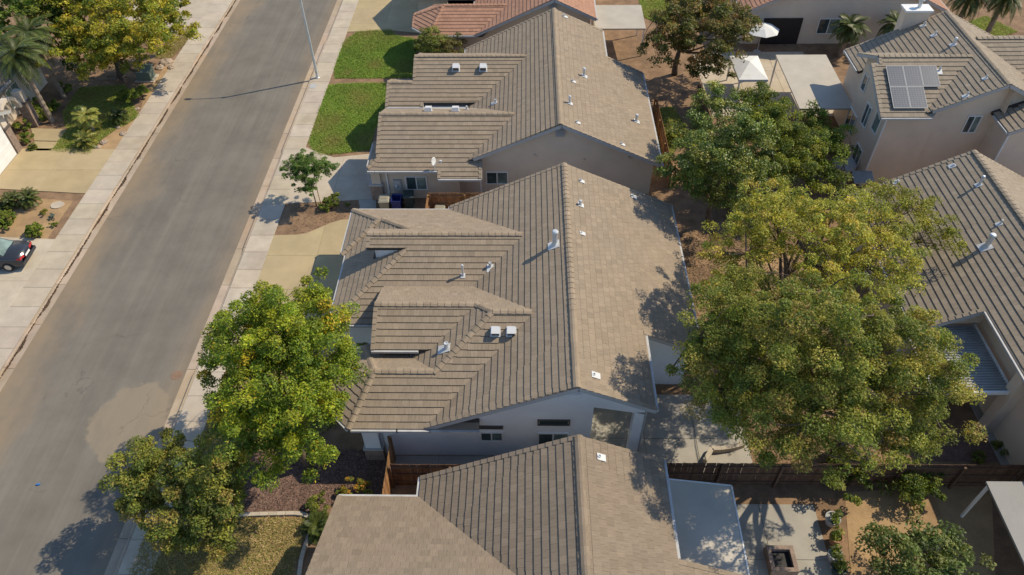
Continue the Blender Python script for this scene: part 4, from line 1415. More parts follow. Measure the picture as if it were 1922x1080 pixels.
def clusters(blobs, n, rng, rc, inner=0.18):
    """leaf clusters gathered on evenly spread boughs: lumps and small gaps, no smooth shell"""
    vol = np.array([b[3] * b[4] * b[5] for b in blobs]) ** 0.7
    nb = max(5, int(n / 2.6))
    BA = np.array(blobs)
    def draw(m):
        bi = rng.choice(len(blobs), size=m, p=vol / vol.sum())
        B = BA[bi]
        d = rng.normal(size=(m, 3)); d /= np.linalg.norm(d, axis=1)[:, None]
        low = d[:, 2] < -0.3
        d[low, 2] *= -0.6
        d /= np.linalg.norm(d, axis=1)[:, None]
        r = 0.62 + 0.36 * rng.random(m)
        ins = rng.random(m) < inner
        r[ins] = 0.1 + 0.5 * rng.random(ins.sum())
        return B[:, :3] + d * r[:, None] * B[:, 3:6], d
    pos, dirs = draw(nb)
    for i in range(nb):                                # of several places take the one farthest from its neighbours
        c, cd = draw(6)
        dist = ((c[:, None] - np.delete(pos, i, 0)[None]) ** 2).sum(2).min(1)
        j = int(np.argmax(dist))
        pos[i], dirs[i] = c[j], cd[j]
    k = rng.permutation(np.arange(n) % nb)
    off = rng.normal(size=(n, 3)) * rc * np.array([0.7, 0.7, 0.4]) + dirs[k] * (rc * 0.4 * rng.random(n))[:, None]
    return pos[k] + off, rc * (0.5 + 0.6 * rng.random(n))
def limb(m, p, q, r0, r1, rng, bend=0.12, n=5, sides=6):
    p, q = np.array(p, float), np.array(q, float)
    Ln = np.linalg.norm(q - p)
    off = rng.normal(size=3) * bend * Ln
    pts, rad = [], []
    for i in range(n + 1):
        t = i / n
        pts.append(tuple(p + (q - p) * t + off * math.sin(math.pi * t) * (1 - 0.4 * t)))
        rad.append(r0 + (r1 - r0) * t)
    m.tube(pts, rad, sides, caps=True)
    return [np.array(x) for x in pts]
def make_tree(name, label, base, fork, blobs, ncl, rc, per, size, cols, tr=0.16, seed=1, group=None, mat='leaf', limbs=9, cat='tree', twigs=40, aspect=0.5, flat=0.8, jit=0.22, bark='bark', inner=0.18, stems=1):
    rng = np.random.default_rng(seed)
    rt = root(name, base, label, cat, group)
    cen, rad = clusters(blobs, ncl, rng, rc, inner)
    m = MB()
    tops = []
    for s_ in range(stems):
        b0 = np.array(base) + np.array([rng.normal() * 0.12, rng.normal() * 0.12, -0.05]) * (stems > 1) + np.array([0, 0, -0.03])
        f = np.array([base[0], base[1], fork]) + np.array([rng.normal(), rng.normal(), 0]) * (0.15 + 0.3 * (stems > 1))
        limb(m, b0, f, tr * 1.25, tr * 0.8, rng, 0.05, 5, 9)
        tops.append(f)
    idx = rng.choice(len(cen), size=min(limbs, len(cen)), replace=False)
    ends = []
    for i in idx:
        f = tops[rng.integers(len(tops))]
        pts = limb(m, f, cen[i], tr * 0.55, tr * 0.14, rng, 0.12, 6, 6)
        ends += pts[2:]
    E_ = np.array(ends)
    for i in rng.choice(len(cen), size=min(twigs, len(cen)), replace=False):
        j = int(np.argmin(((E_ - cen[i]) ** 2).sum(1)))
        limb(m, E_[j], cen[i], tr * 0.14, tr * 0.05, rng, 0.1, 3, 4)
    m.build('trunk', bark, rt, smooth=True)
    V, T = leaf_cloud(cen, rad, per, size, cols, rng, aspect=aspect, flat=flat, jit=jit)
    leaf_object('crown', V, T, rt, mat)
    return rt
def blob_px(px, py, z, rx, ry, rz):
    g = G(px, py, z)
    return (g[0], g[1], z, rx, ry, rz)
YG = [((0.236, 0.263, 0.025), 3), ((0.149, 0.219, 0.025), 4), ((0.088, 0.149, 0.021), 2), ((0.306, 0.289, 0.032), 1.2)]
DG = [((0.107, 0.157, 0.024), 4), ((0.180, 0.218, 0.031), 3), ((0.265, 0.262, 0.042), 1.6), ((0.074, 0.114, 0.021), 2)]
OL = [((0.255, 0.276, 0.048), 4), ((0.172, 0.222, 0.035), 3), ((0.376, 0.335, 0.068), 2.0), ((0.304, 0.224, 0.068), 0.8), ((0.129, 0.174, 0.029), 1.6)]
LT = [((0.439, 0.414, 0.060), 4), ((0.310, 0.336, 0.055), 3), ((0.557, 0.426, 0.085), 1.6), ((0.217, 0.257, 0.042), 2)]
# front-yard tree of the main house
make_tree('shade_tree', 'broad bright green tree in the front yard between driveway and mulch bed', (-9.9, 17.6, 0.1), 3.0,
          [blob_px(530, 640, 6.70, 2.25, 2.12, 1.85), blob_px(470, 650, 5.90, 1.43, 1.57, 1.39), blob_px(590, 640, 6.10, 1.43, 1.47, 1.47), blob_px(520, 740, 5.90, 2.43, 2.04, 1.76), blob_px(590, 790, 5.30, 1.53, 1.39, 1.39),
           blob_px(450, 730, 5.50, 1.17, 1.30, 1.11), blob_px(500, 800, 4.9, 1.6, 1.4, 1.3), blob_px(610, 700, 5.6, 1.5, 1.4, 1.4), blob_px(545, 850, 4.30, 1.17, 1.11, 1.01), blob_px(570, 580, 6.30, 1.17, 1.11, 1.11)],
          460, 0.5, 240, 0.115, [((0.343, 0.373, 0.026), 3), ((0.219, 0.293, 0.025), 4), ((0.127, 0.193, 0.021), 3), ((0.520, 0.387, 0.026), 0.7)], 0.17, 21, twigs=70)
# two small trees leaning over the kerb
make_tree('street_tree', 'olive green tree on the lawn, its boughs hanging over the kerb and pavement', (G(372, 985, 0)[0], G(372, 985, 0)[1], 0.1), 1.6,
          [blob_px(375, 910, 4.00, 1.39, 1.23, 0.98), blob_px(272, 895, 3.60, 0.86, 0.90, 0.90), blob_px(355, 985, 3.00, 1.23, 0.98, 0.90), blob_px(405, 960, 3.20, 0.90, 0.90, 0.82), blob_px(395, 1020, 2.60, 0.74, 0.57, 0.66), blob_px(285, 940, 3.00, 0.82, 0.74, 0.74), blob_px(325, 850, 3.40, 0.57, 0.49, 0.57)],
          170, 0.45, 260, 0.115, [((0.248, 0.255, 0.043), 4), ((0.170, 0.208, 0.035), 3), ((0.355, 0.278, 0.070), 1.8), ((0.107, 0.146, 0.028), 2)], 0.13, 22, twigs=50)
# backyard giants
g3 = G(1560, 880, 0)
make_tree('backyard_tree', 'huge dense dark olive tree filling the yard between the two tiled houses', (14.2, 18.3, 0.1), 4.0,
          [blob_px(1560, 650, 9.10, 3.24, 2.70, 2.16), blob_px(1420, 620, 7.70, 2.34, 2.07, 1.80), blob_px(1690, 690, 8.30, 2.43, 2.34, 1.80), blob_px(1380, 700, 6.70, 1.98, 1.71, 1.62), blob_px(1560, 770, 7.70, 2.97, 1.98, 1.80), blob_px(1440, 780, 6.30, 1.80, 1.53, 1.44),
           blob_px(1685, 775, 6.90, 2.16, 1.62, 1.53), blob_px(1600, 815, 6.1, 2.0, 1.1, 1.1), blob_px(1735, 740, 7.1, 1.2, 1.2, 1.2), blob_px(1480, 815, 5.30, 1.44, 1.08, 0.99), blob_px(1335, 650, 6.50, 1.08, 1.17, 1.17), blob_px(1420, 650, 5.2, 1.98, 1.71, 1.17), blob_px(1390, 720, 4.6, 1.71, 1.44, 1.08), blob_px(1500, 710, 5.6, 1.98, 1.62, 1.17)],
          720, 0.52, 270, 0.098, OL, 0.3, 23, limbs=16, twigs=140, inner=0.25)
make_tree('light_tree', 'airy yellow-green tree with bare twigs showing, behind the big dark one', (13.2, 25.4, 0.1), 1.8,
          [blob_px(1500, 440, 7.70, 2.85, 2.18, 1.71), blob_px(1390, 470, 6.70, 1.80, 1.71, 1.42), blob_px(1610, 430, 7.10, 1.99, 1.90, 1.42), blob_px(1380, 560, 5.70, 1.33, 1.33, 1.14), blob_px(1560, 520, 6.90, 2.28, 1.52, 1.33), blob_px(1650, 490, 6.90, 1.61, 1.52, 1.14), blob_px(1440, 400, 6.70, 1.61, 1.42, 1.23), blob_px(1660, 545, 6.90, 1.14, 0.95, 0.95)],
          440, 0.46, 140, 0.105, LT, 0.2, 24, limbs=22, twigs=200, stems=3, inner=0.3)
make_tree('sparse_tree', 'thin yellowish tree reaching over the tiled roof of the house behind', (18.1, 29.2, 0.1), 2.4,
          [(19.6, 29.6, 5.0, 1.5, 2.1, 1.1), (20.3, 27.6, 5.2, 1.2, 1.6, 0.9), (19.0, 31.2, 4.6, 1.0, 1.2, 0.9)],
          130, 0.4, 80, 0.105, [((0.289, 0.289, 0.038), 4), ((0.210, 0.236, 0.032), 3), ((0.350, 0.289, 0.052), 1)], 0.1, 25, limbs=12, twigs=90, stems=2, inner=0.3)
make_tree('orchard_tree', 'glossy dark green citrus tree beside the tan gable wall', (11.2, 34.6, 0.1), 2.0,
          [blob_px(1330, 300, 6.0, 1.5, 1.5, 1.5), blob_px(1375, 262, 6.6, 1.5, 1.4, 1.3), blob_px(1345, 205, 5.0, 1.5, 1.4, 1.4), blob_px(1285, 330, 4.4, 1.0, 1.2, 1.2), blob_px(1320, 350, 3.2, 1.5, 1.3, 1.3), blob_px(1390, 320, 6.0, 1.6, 1.4, 1.3), blob_px(1300, 255, 4.2, 1.2, 1.2, 1.3), blob_px(1370, 360, 3.6, 1.4, 1.2, 1.2)],
          330, 0.5, 190, 0.12, DG, 0.14, 26, group='dark yard trees', twigs=50, mat='leaf_waxy')
make_tree('orchard_tree', 'rounded deep green tree between the citrus and the two-storey house', (16.0, 37.0, 0.1), 1.2,
          [blob_px(1490, 285, 3.4, 1.5, 1.4, 1.3), blob_px(1450, 255, 4.2, 2.0, 1.7, 1.6), blob_px(1460, 320, 3.0, 1.8, 1.5, 1.3), blob_px(1430, 200, 3.0, 1.3, 1.2, 1.2)],
          300, 0.5, 190, 0.12, DG + YG[:1], 0.14, 27, group='dark yard trees', twigs=50)
make_tree('orchard_tree', 'lanky green shrub tree against the window wall of the two-storey house', (19.3, 37.6, 0.1), 1.0,
          [blob_px(1545, 280, 2.8, 1.1, 1.3, 1.2), blob_px(1530, 330, 2.4, 1.2, 1.1, 1.0), blob_px(1530, 235, 2.4, 0.9, 0.9, 1.0)],
          130, 0.5, 120, 0.14, DG + YG[:2], 0.1, 28, group='dark yard trees', twigs=40)
make_tree('rusty_tree', 'tall brownish green tree behind the dark orchard trees', (11.6, 52.5, 0.1), 2.2,
          [blob_px(1310, 60, 5.2, 2.9, 2.6, 2.2), blob_px(1260, 95, 4.2, 1.7, 1.8, 1.6), blob_px(1370, 50, 4.6, 1.8, 2.0, 1.6), blob_px(1300, 10, 5.4, 2.0, 2.0, 1.8), blob_px(1330, 125, 3.0, 1.7, 1.4, 1.4)],
          260, 0.6, 105, 0.2, [((0.196, 0.149, 0.042), 3), ((0.131, 0.140, 0.032), 4), ((0.263, 0.149, 0.052), 1.6), ((0.088, 0.105, 0.025), 2)], 0.2, 29, twigs=60)
# across the street
make_tree('maple_tree', 'yellow-green broadleaf tree over the roots and utility box', (G(228, 148, 0)[0], G(228, 148, 0)[1], 0.1), 2.0,
          [blob_px(230, 40, 5.00, 3.0, 2.7, 2.0), blob_px(300, 30, 4.40, 2.0, 2.0, 1.6), blob_px(190, 75, 4.20, 1.8, 1.7, 1.5), blob_px(275, 80, 3.60, 1.7, 1.5, 1.4), blob_px(330, 15, 4.20, 1.3, 1.4, 1.3), blob_px(240, 105, 3.00, 1.4, 1.1, 1.1), blob_px(160, 10, 5.0, 2.4, 2.4, 2.0), blob_px(150, 70, 4.0, 1.8, 1.6, 1.4), blob_px(215, 110, 3.6, 1.6, 1.2, 1.1), blob_px(180, 120, 3.0, 1.4, 1.0, 1.0), blob_px(255, 85, 4.8, 2.2, 1.7, 1.5), blob_px(315, 62, 4.2, 1.7, 1.4, 1.3), blob_px(130, 105, 3.4, 1.6, 1.2, 1.2)],
          560, 0.55, 130, 0.18, [((0.390, 0.344, 0.033), 4), ((0.260, 0.288, 0.033), 3), ((0.150, 0.200, 0.028), 2.4), ((0.494, 0.388, 0.040), 1)], 0.24, 30, twigs=60, limbs=12)
make_tree('dark_tree', 'deep green tree crowding the roof of the house across the street', (G(95, 120, 0)[0] - 1.0, G(95, 120, 0)[1] + 2.0, 0.1), 2.2,
          [blob_px(90, 10, 5.2, 2.4, 2.6, 2.2), blob_px(30, 20, 5.2, 2.2, 2.4, 2.0), blob_px(120, 60, 3.6, 1.8, 1.6, 1.5), blob_px(150, 105, 2.4, 1.4, 1.1, 1.2)],
          200, 0.6, 90, 0.24, DG + YG[1:2], 0.22, 31, twigs=50)
# sapling with stakes in the planter
sx, sy, _ = G(595, 389, 0)
make_tree('sapling', 'young green tree on a thin slanting trunk in the bare planter', (sx, sy, 0.1), 1.35,
          [blob_px(577, 325, 2.6, 0.86, 0.80, 0.66), blob_px(552, 318, 2.5, 0.57, 0.57, 0.50), blob_px(608, 322, 2.4, 0.52, 0.57, 0.50), blob_px(572, 352, 1.9, 0.57, 0.52, 0.44), blob_px(570, 305, 2.7, 0.57, 0.57, 0.44)],
          190, 0.25, 75, 0.12, [((0.123, 0.206, 0.038), 4), ((0.088, 0.158, 0.032), 3), ((0.193, 0.245, 0.052), 1)], 0.035, 32, limbs=9, twigs=16, aspect=0.42)
st = tag(MB().tube([(sx + 0.28, sy + 0.05, 0.05), (sx + 0.26, sy + 0.05, 1.7)], 0.025, 6).build('tree_stake', 'wood'), 'thin wooden stake beside the young planter tree', 'stake')

def bush(name, label, px, py, r, h, cols, seed, n=26, per=70, size=0.11, group=None, mat='leaf', z=0.1, aspect=0.5):
    rng = np.random.default_rng(seed)
    g = px if isinstance(px, tuple) else G(px, py, z)
    rt = root(name, (g[0], g[1], z), label, 'bush', group)
    blobs = [(g[0], g[1], z + h * 0.5, r * 0.8, r * 0.8, h * 0.42)]
    for k in range(3):
        a = rng.random() * 6.28
        blobs.append((g[0] + math.cos(a) * r * 0.45, g[1] + math.sin(a) * r * 0.45, z + h * 0.42, r * 0.5, r * 0.5, h * 0.38))
    dome = name == 'round_bush'
    if dome:                                           # clipped: one tight dome
        blobs, n = [(g[0], g[1], z + h * 0.38, r * 0.88, r * 0.88, h * 0.55)], 130
    cen, rad = clusters(blobs, n, rng, r * (0.16 if dome else 0.34), 0.2)
    cen[:, 2] = np.maximum(cen[:, 2], z + 0.08)
    m = MB()
    for i in range(0, n, 3):
        limb(m, (g[0], g[1], z - 0.02), cen[i], 0.02, 0.007, rng, 0.08, 3, 4)
    m.build('stem', 'bark', rt)
    V, T = leaf_cloud(cen, rad, per, size, cols, rng, aspect=aspect)
    V[:, 2] = np.maximum(V[:, 2], z)
    leaf_object('foliage', V, T, rt, mat)
    return rt
BR = [((0.201, 0.254, 0.032), 3), ((0.131, 0.193, 0.026), 3), ((0.280, 0.298, 0.044), 1)]
bush('shrub', 'spiky light green shrub against the red-roofed house', (-7.4, 52.7), 0, 1.15, 4.1, [((0.263, 0.289, 0.052), 3), ((0.158, 0.193, 0.035), 3), ((0.105, 0.131, 0.026), 2)], 41, 70, 90, 0.22, aspect=0.2)
bush('shrub', 'olive brown shrub beside the spiky light green one', (-6.0, 52.7), 0, 1.05, 3.6, [((0.166, 0.166, 0.044), 3), ((0.210, 0.158, 0.052), 2), ((0.105, 0.123, 0.026), 2)], 42, 60, 90, 0.14)
bush('shrub', 'dark shrub in the shade at the driveway edge by the red house', (-8.2, 54.4), 0, 0.9, 2.0, DG, 43, 20, 80, 0.13)
bush('shrub', 'low dark shrub with pale tips beside the sapling', 628, 388, 0.55, 0.8, DG + BR[:1], 44, 20, 80, 0.12)
bush('shrub', 'small light green shrub at the foot of the sapling', 612, 391, 0.4, 0.5, BR, 45, 14, 60, 0.1)
bush('shrub', 'tiny dark plant in the shaded planter', 652, 388, 0.2, 0.3, DG, 46, 8, 40, 0.08)
bush('shrub', 'dark shrub tucked in the recess under the dormer eave', 672, 636, 0.65, 1.3, DG, 47, 22, 80, 0.13)
bush('shrub', 'second dark shrub by the recessed entry of the main house', 688, 650, 0.55, 1.0, DG, 48, 18, 80, 0.13)
FL = [((0.245, 0.236, 0.035), 3), ((0.455, 0.245, 0.035), 1.3), ((0.149, 0.184, 0.032), 2)]
bush('shrub', 'young yellow-orange tipped shrub in the mulch by the eave', 655, 927, 0.4, 0.7, FL, 49, 16, 50, 0.13, 'flame shrubs in the mulch')
bush('shrub', 'orange-leaved shrub in the mulch beside the fence', 690, 925, 0.42, 0.75, FL, 50, 16, 50, 0.13, 'flame shrubs in the mulch')
bush('shrub', 'olive mounded shrub at the bend of the concrete edging', 595, 953, 0.42, 0.55, [((0.193, 0.210, 0.035), 3), ((0.131, 0.158, 0.026), 2)], 51, 18, 60, 0.11)
bush('shrub', 'leafy bright green shrub on the street side of the shaded lawn', 268, 186, 0.75, 1.0, BR, 52, 26, 80, 0.16)
bush('shrub', 'broad-leaved green shrub under the maple', 242, 190, 0.75, 1.0, DG + BR[:1], 53, 24, 80, 0.16)
bush('shrub', 'clipped green shrub at the foot of the stone pillar', 82, 222, 0.65, 0.9, BR, 54, 24, 80, 0.12, 'clipped shrubs by the entry')
bush('shrub', 'round bright shrub beside the bare soil strip', 62, 205, 0.6, 0.9, BR, 55, 24, 80, 0.12, 'clipped shrubs by the entry')
bush('shrub', 'clipped shrub along the garage pillar', 45, 246, 0.5, 0.8, BR, 56, 20, 80, 0.12, 'clipped shrubs by the entry')
bush('shrub', 'small clipped shrub beside the garden path slabs', 54, 266, 0.42, 0.65, BR, 57, 18, 80, 0.11, 'clipped shrubs by the entry')
bush('shrub', 'dark strappy shrub between the palm trunks', 125, 175, 0.6, 0.7, DG, 58, 18, 70, 0.2, aspect=0.2)
bush('shrub', 'green strappy shrub at the foot of the leaning palm', 107, 205, 0.5, 0.6, DG + BR[:1], 59, 18, 70, 0.2, aspect=0.2)
bush('round_bush', 'clipped dome-shaped bush on the sandy planter', 68, 440, 0.58, 0.75, BR, 60, 40, 90, 0.08, 'dome bushes on the sand')
bush('round_bush', 'larger clipped dome bush at the frame edge of the sandy planter', 8, 422, 0.85, 0.85, BR, 61, 50, 90, 0.08, 'dome bushes on the sand')
bush('tuft', 'yellow-green spiky tuft near the white stone slab', 84, 401, 0.28, 0.3, [((0.333, 0.280, 0.052), 2), ((0.210, 0.228, 0.035), 2)], 62, 10, 50, 0.16, aspect=0.15)
bush('tuft', 'blue-grey low tuft near the pavement', 99, 410, 0.25, 0.28, [((0.158, 0.210, 0.175), 1)], 63, 10, 50, 0.08)
bush('tuft', 'small green tuft at the pavement edge', 104, 424, 0.25, 0.25, BR, 64, 10, 50, 0.08)
bush('shrub', 'low shrub spreading in the dark corner yard below the fence', 1590, 915, 1.2, 1.5, DG, 65, 30, 90, 0.14)
bush('shrub', 'dark shrub on the shaded side of the board fence', 1690, 925, 1.1, 1.5, DG, 66, 30, 90, 0.14)
bush('shrub', 'yellowish shrub at the edge of the sandy yard', 1735, 930, 0.65, 0.9, FL[:1] + BR, 67, 20, 80, 0.13)
make_tree('yard_tree', 'soft mid-green small tree in the sandy corner yard', (G(1730, 1085, 0)[0], G(1730, 1085, 0)[1], 0.1), 0.9,
          [blob_px(1700, 1040, 2.0, 1.5, 1.0, 1.1), blob_px(1770, 1060, 2.0, 1.3, 1.0, 1.0), blob_px(1730, 1090, 2.2, 1.6, 1.0, 1.0)], 120, 0.42, 90, 0.14, [((0.149, 0.196, 0.052), 3), ((0.105, 0.149, 0.038), 2), ((0.210, 0.228, 0.070), 1)], 0.09, 68)
bush('shrub', 'green hedge-like shrub along the neighbour backyard', 1262, 262, 0.8, 1.2, DG + BR[:1], 69, 26, 80, 0.13)
bush('shrub', 'straggly weeds on the reddish ground by the column', 1880, 845, 0.55, 0.4, DG, 70, 14, 50, 0.12, aspect=0.25)
bush('shrub', 'dry weeds on the reddish ground along the board fence', 1835, 862, 0.45, 0.3, DG + OL[:1], 71, 12, 50, 0.12, aspect=0.25)

# ---- palms and cycads: every frond a part
def frond_mesh(name, length, droop, leaflets, lw, ll, cols, rng, stiff=0.5, vee=0.5):
    V, T = [], []
    pts = []
    for i in range(leaflets + 1):
        t = i / leaflets
        pts.append(np.array([length * t * (1 - 0.18 * droop * t), 0, length * (0.28 * t - droop * t * t * 0.75)]))
    ca = np.array([c for c, w in cols])
    for i in range(1, leaflets + 1):
        p = pts[i]
        d = pts[i] - pts[i - 1]; d /= np.linalg.norm(d)
        t = i / leaflets
        l2 = ll * math.sin(math.pi * min(1, 0.12 + 0.86 * t)) + 0.05
        for s_ in (-1, 1):
            tipv = p + d * l2 * 0.55 + np.array([0, s_ * l2 * 0.8, l2 * (vee - stiff * 0.9)])
            w = d * lw
            V += [p - w * 0.5, p + (tipv - p) * 0.4 - w * 0.6 + np.array([0, 0, 0.03]), tipv, p + (tipv - p) * 0.4 + w * 0.9]
            c = ca[rng.integers(len(ca))] * math.exp(rng.normal() * 0.15)
            T += [c] * 4
    for i in range(leaflets):
        w = 0.018 * (1 - i / leaflets) + 0.006
        a, b = pts[i], pts[i + 1]
        V += [a + np.array([0, -w, 0.004]), b + np.array([0, -w, 0.004]), b + np.array([0, w, 0.004]), a + np.array([0, w, 0.004])]
        T += [ca[0] * 1.2] * 4
    V, T = np.array(V), np.array(T)
    me = bpy.data.meshes.new(name)
    me.from_pydata(V.tolist(), [], [(4 * i, 4 * i + 1, 4 * i + 2, 4 * i + 3) for i in range(len(V) // 4)])
    a = me.attributes.new('tone', 'FLOAT_COLOR', 'POINT')
    tt = np.ones((len(V), 4), np.float32); tt[:, :3] = T
    a.data.foreach_set('color', tt.ravel())
    me.materials.append(MT['leaf_waxy'])
    return me
def palm(name, label, base, top, r, n, length, cols, seed, droop=0.8, leaflets=16, lw=0.05, ll=0.35, group=None, up=0.5, vee=0.3, foot=None):
    rng = np.random.default_rng(seed)
    rt = root(name, base, label, 'palm', group)
    base, top = np.array(base, float), np.array(top, float)
    m = MB()
    k = max(3, int(np.linalg.norm(top - base) / 0.22))
    pts, rad = [], []
    for i in range(k + 1):
        t = i / k
        bulge = 1 + 0.10 * ((i % 2) * 2 - 1)
        pts.append(tuple(base + (top - base) * t + np.array([0, 0, -0.04]) * (i == 0))); rad.append(r * (1.15 - 0.3 * t) * bulge)
    m.tube(pts, rad, 10)
    m.build('trunk', 'palm_bark', rt)
    mes = [frond_mesh('frond', length * f, droop * q, leaflets, lw, ll, cols, rng, vee=vee) for f, q in ((1.0, 1.0), (0.88, 0.75), (1.05, 1.2))]
    for i in range(n):
        az = i * 2.39996 + rng.normal() * 0.15
        lev = i / n
        tilt = -(up * (1 - lev) * 1.25 - 0.55 * lev) + rng.normal() * 0.06
        mw = Matrix.Translation(tuple(top)) @ Matrix.Rotation(az, 4, 'Z') @ Matrix.Rotation(tilt, 4, 'Y')
        t = 1 + rng.normal() * 0.1
        inst('frond', mes[i % 3], mw, rt, (t, t, t))
    return rt
PC = [((0.069, 0.094, 0.018), 1), ((0.106, 0.122, 0.023), 1), ((0.046, 0.067, 0.015), 1)]
PY = [((0.240, 0.256, 0.048), 1), ((0.176, 0.216, 0.040), 1), ((0.320, 0.272, 0.056), 1)]
pb1, pb2 = G(122, 186, 0), G(100, 232, 0)
palm('tall_palm', 'tall palm with pale painted trunk foot beside the dark tree', (pb1[0], pb1[1], 0.1), (pb1[0] - 0.3, pb1[1] + 0.1, 5.2), 0.17, 30, 2.3, PC, 81, 1.0, 24, 0.06, 0.55, 'tall palms', 0.7)
palm('tall_palm', 'tall palm rising by the stone pillar of the entry', (pb2[0], pb2[1], 0.1), (pb2[0] - 0.2, pb2[1] + 0.2, 5.4), 0.17, 30, 2.3, PC, 82, 1.0, 24, 0.06, 0.55, 'tall palms', 0.7)
b_ = G(176, 248, 0)
palm('fan_palm', 'small palm with yellowing crown on the lawn across the street', (b_[0], b_[1], 0.1), (b_[0] - 0.1, b_[1] + 0.1, 1.35), 0.12, 26, 1.05, PY, 83, 0.8, 12, 0.07, 0.42, None, 0.6)
for px, py, sd_, h, ln, lb in ((228, 232, 84, 0.5, 0.85, 'dark green cycad at the edge of the lawn across the street'), (165, 275, 85, 0.35, 1.0, 'wide cycad with a golden heart beside the driveway'),
                               (62, 388, 86, 0.55, 0.85, 'cycad on a short trunk at the top of the sandy planter'), (28, 388, 87, 0.4, 0.75, 'smaller cycad left of the trunked one on the sand'), (12, 398, 88, 0.15, 0.55, 'low spiky cycad casting shade on the sand'),
                               (600, 995, 89, 0.2, 0.8, 'dark cycad between curved edging and house wall'), (64, 282, 90, 0.1, 0.3, 'tiny yellow grass clump by the garage pillar')):
    g = G(px, py, 0)
    palm('cycad', lb, (g[0], g[1], 0.1), (g[0], g[1], 0.12 + h), 0.12, 34, ln, PC if sd_ not in (85, 90) else PC + PY, sd_, 0.55, 14, 0.035, 0.2, 'cycads', 0.75, 0.5)
for px, py, hh, sd_, lb in ((1848, 72, 3.6, 91, 'large feather palm beyond the two-storey roof'), (1790, 60, 3.0, 92, 'feather palm close to the chimney of the two-storey house'), (1660, 105, 2.6, 93, 'short palm against the cream wall near the chimney'), (1575, 108, 2.6, 94, 'short palm by the cream wall beside the dark doorway')):
    g = G(px, py, 0)
    palm('garden_palm', lb, (g[0], g[1], 0.1), (g[0] + 0.1, g[1], hh), 0.2, 30, 2.1 if hh > 2.8 else 1.6, PC, sd_, 1.0, 22, 0.06, 0.5, 'garden palms by the cream house', 0.75)

# ---- grass blades, wood chips, fallen leaves
def scatter(poly, dens, rng):
    P = np.array(poly)
    lo, hi = P.min(0), P.max(0)
    n = int((hi[0] - lo[0]) * (hi[1] - lo[1]) * dens)
    Q = lo + rng.random((n, 2)) * (hi - lo)
    x, y = Q[:, 0], Q[:, 1]
    ins = np.zeros(n, bool)
    j = len(P) - 1
    for i in range(len(P)):
        c = ((P[i, 1] > y) != (P[j, 1] > y)) & (x < (P[j, 0] - P[i, 0]) * (y - P[i, 1]) / (P[j, 1] - P[i, 1] + 1e-12) + P[i, 0])
        ins ^= c
        j = i
    return Q[ins]
rg = np.random.default_rng(5)
gV, gT = [], []
for poly, cols, dens, hg in LAWNS:
    Q = scatter(poly, dens, rg)
    Q = Q + rg.normal(size=Q.shape) * 0.03
    n = len(Q)
    p = np.c_[Q, np.full(n, 0.1)]
    lean = rg.normal(size=(n, 3)) * np.array([0.085, 0.085, 0]); lean[:, 2] = hg * (0.4 + 0.9 * rg.random(n))
    a = rg.random(n) * math.pi
    w = np.c_[np.cos(a), np.sin(a), np.zeros(n)] * (0.016 + 0.014 * rg.random(n))[:, None]
    V = np.stack([p - w, p - w * 0.5 + lean, p + w * 0.5 + lean * 1.05, p + w], 1)
    ca = np.array([c for c, _ in cols]); wt = np.array([q for _, q in cols], float); wt /= wt.sum()
    patch = 1 + 0.12 * np.sin(Q[:, 0] * 1.3 + 2 * np.sin(Q[:, 1] * 0.8)) * np.sin(Q[:, 1] * 1.1 + np.sin(Q[:, 0] * 0.9))
    T = ca[rg.choice(len(ca), n, p=wt)] * (np.exp(rg.normal(0, 0.13, n)) * patch)[:, None]
    dry = np.zeros(n)
    for k in range(9):
        c = Q[rg.integers(n)]
        dry = np.maximum(dry, np.exp(-((Q - c) ** 2 * np.array([1, 0.6])).sum(1) / (0.35 + 0.9 * rg.random()) ** 2) * (0.3 + 0.5 * rg.random()))
    T = T * (1 - dry[:, None]) + np.array([0.30, 0.25, 0.075]) * dry[:, None]
    gV.append(V.reshape(-1, 3)); gT.append(np.repeat(T, 4, axis=0))
go = leaf_object('grass', np.concatenate(gV), np.concatenate(gT), None, 'grass')
tag(go, 'short grass blades of the front lawns', 'grass', kind='stuff')
def litter(name, label, cat, poly, dens, size, cols, z=0.11, seed=3):
    r = np.random.default_rng(seed)
    Q = scatter(poly, dens, r)
    n = len(Q)
    p = np.c_[Q, z + 0.012 * r.random(n)]
    a = r.random(n) * 6.283
    u = np.c_[np.cos(a), np.sin(a), r.normal(size=n) * 0.3] * (size * (0.5 + r.random(n)))[:, None]
    v = np.c_[-np.sin(a), np.cos(a), r.normal(size=n) * 0.3] * (size * 0.45 * (0.5 + r.random(n)))[:, None]
    V = np.stack([p - u, p - v, p + u, p + v], 1).reshape(-1, 3)
    V[:, 2] = np.maximum(V[:, 2], z - 0.004)
    ca = np.array(cols)
    T = ca[r.integers(len(ca), size=n)] * np.exp(r.normal(0, 0.25, n))[:, None]
    o = leaf_object(name, V, np.repeat(T, 4, axis=0), None, 'grass')
    return tag(o, label, cat, kind='stuff')
litter('wood_chips', 'brown wood chips covering the front bed', 'mulch', mulch_poly, 330, 0.045, [(0.19, 0.115, 0.085), (0.12, 0.075, 0.06), (0.27, 0.185, 0.14), (0.08, 0.05, 0.04)], 0.108)
litter('planter_litter', 'dry leaf crumbs on the planter soil', 'leaf litter', GP([(560, 379), (660, 372), (676, 396), (640, 414), (571, 439), (540, 443)], 0.1), 40, 0.05, [(0.2, 0.13, 0.08), (0.11, 0.075, 0.05)], 0.104, 4)
wv = [(XL1 - 0.0, 8), (XL1 + 0.0, 74)]
gp = []
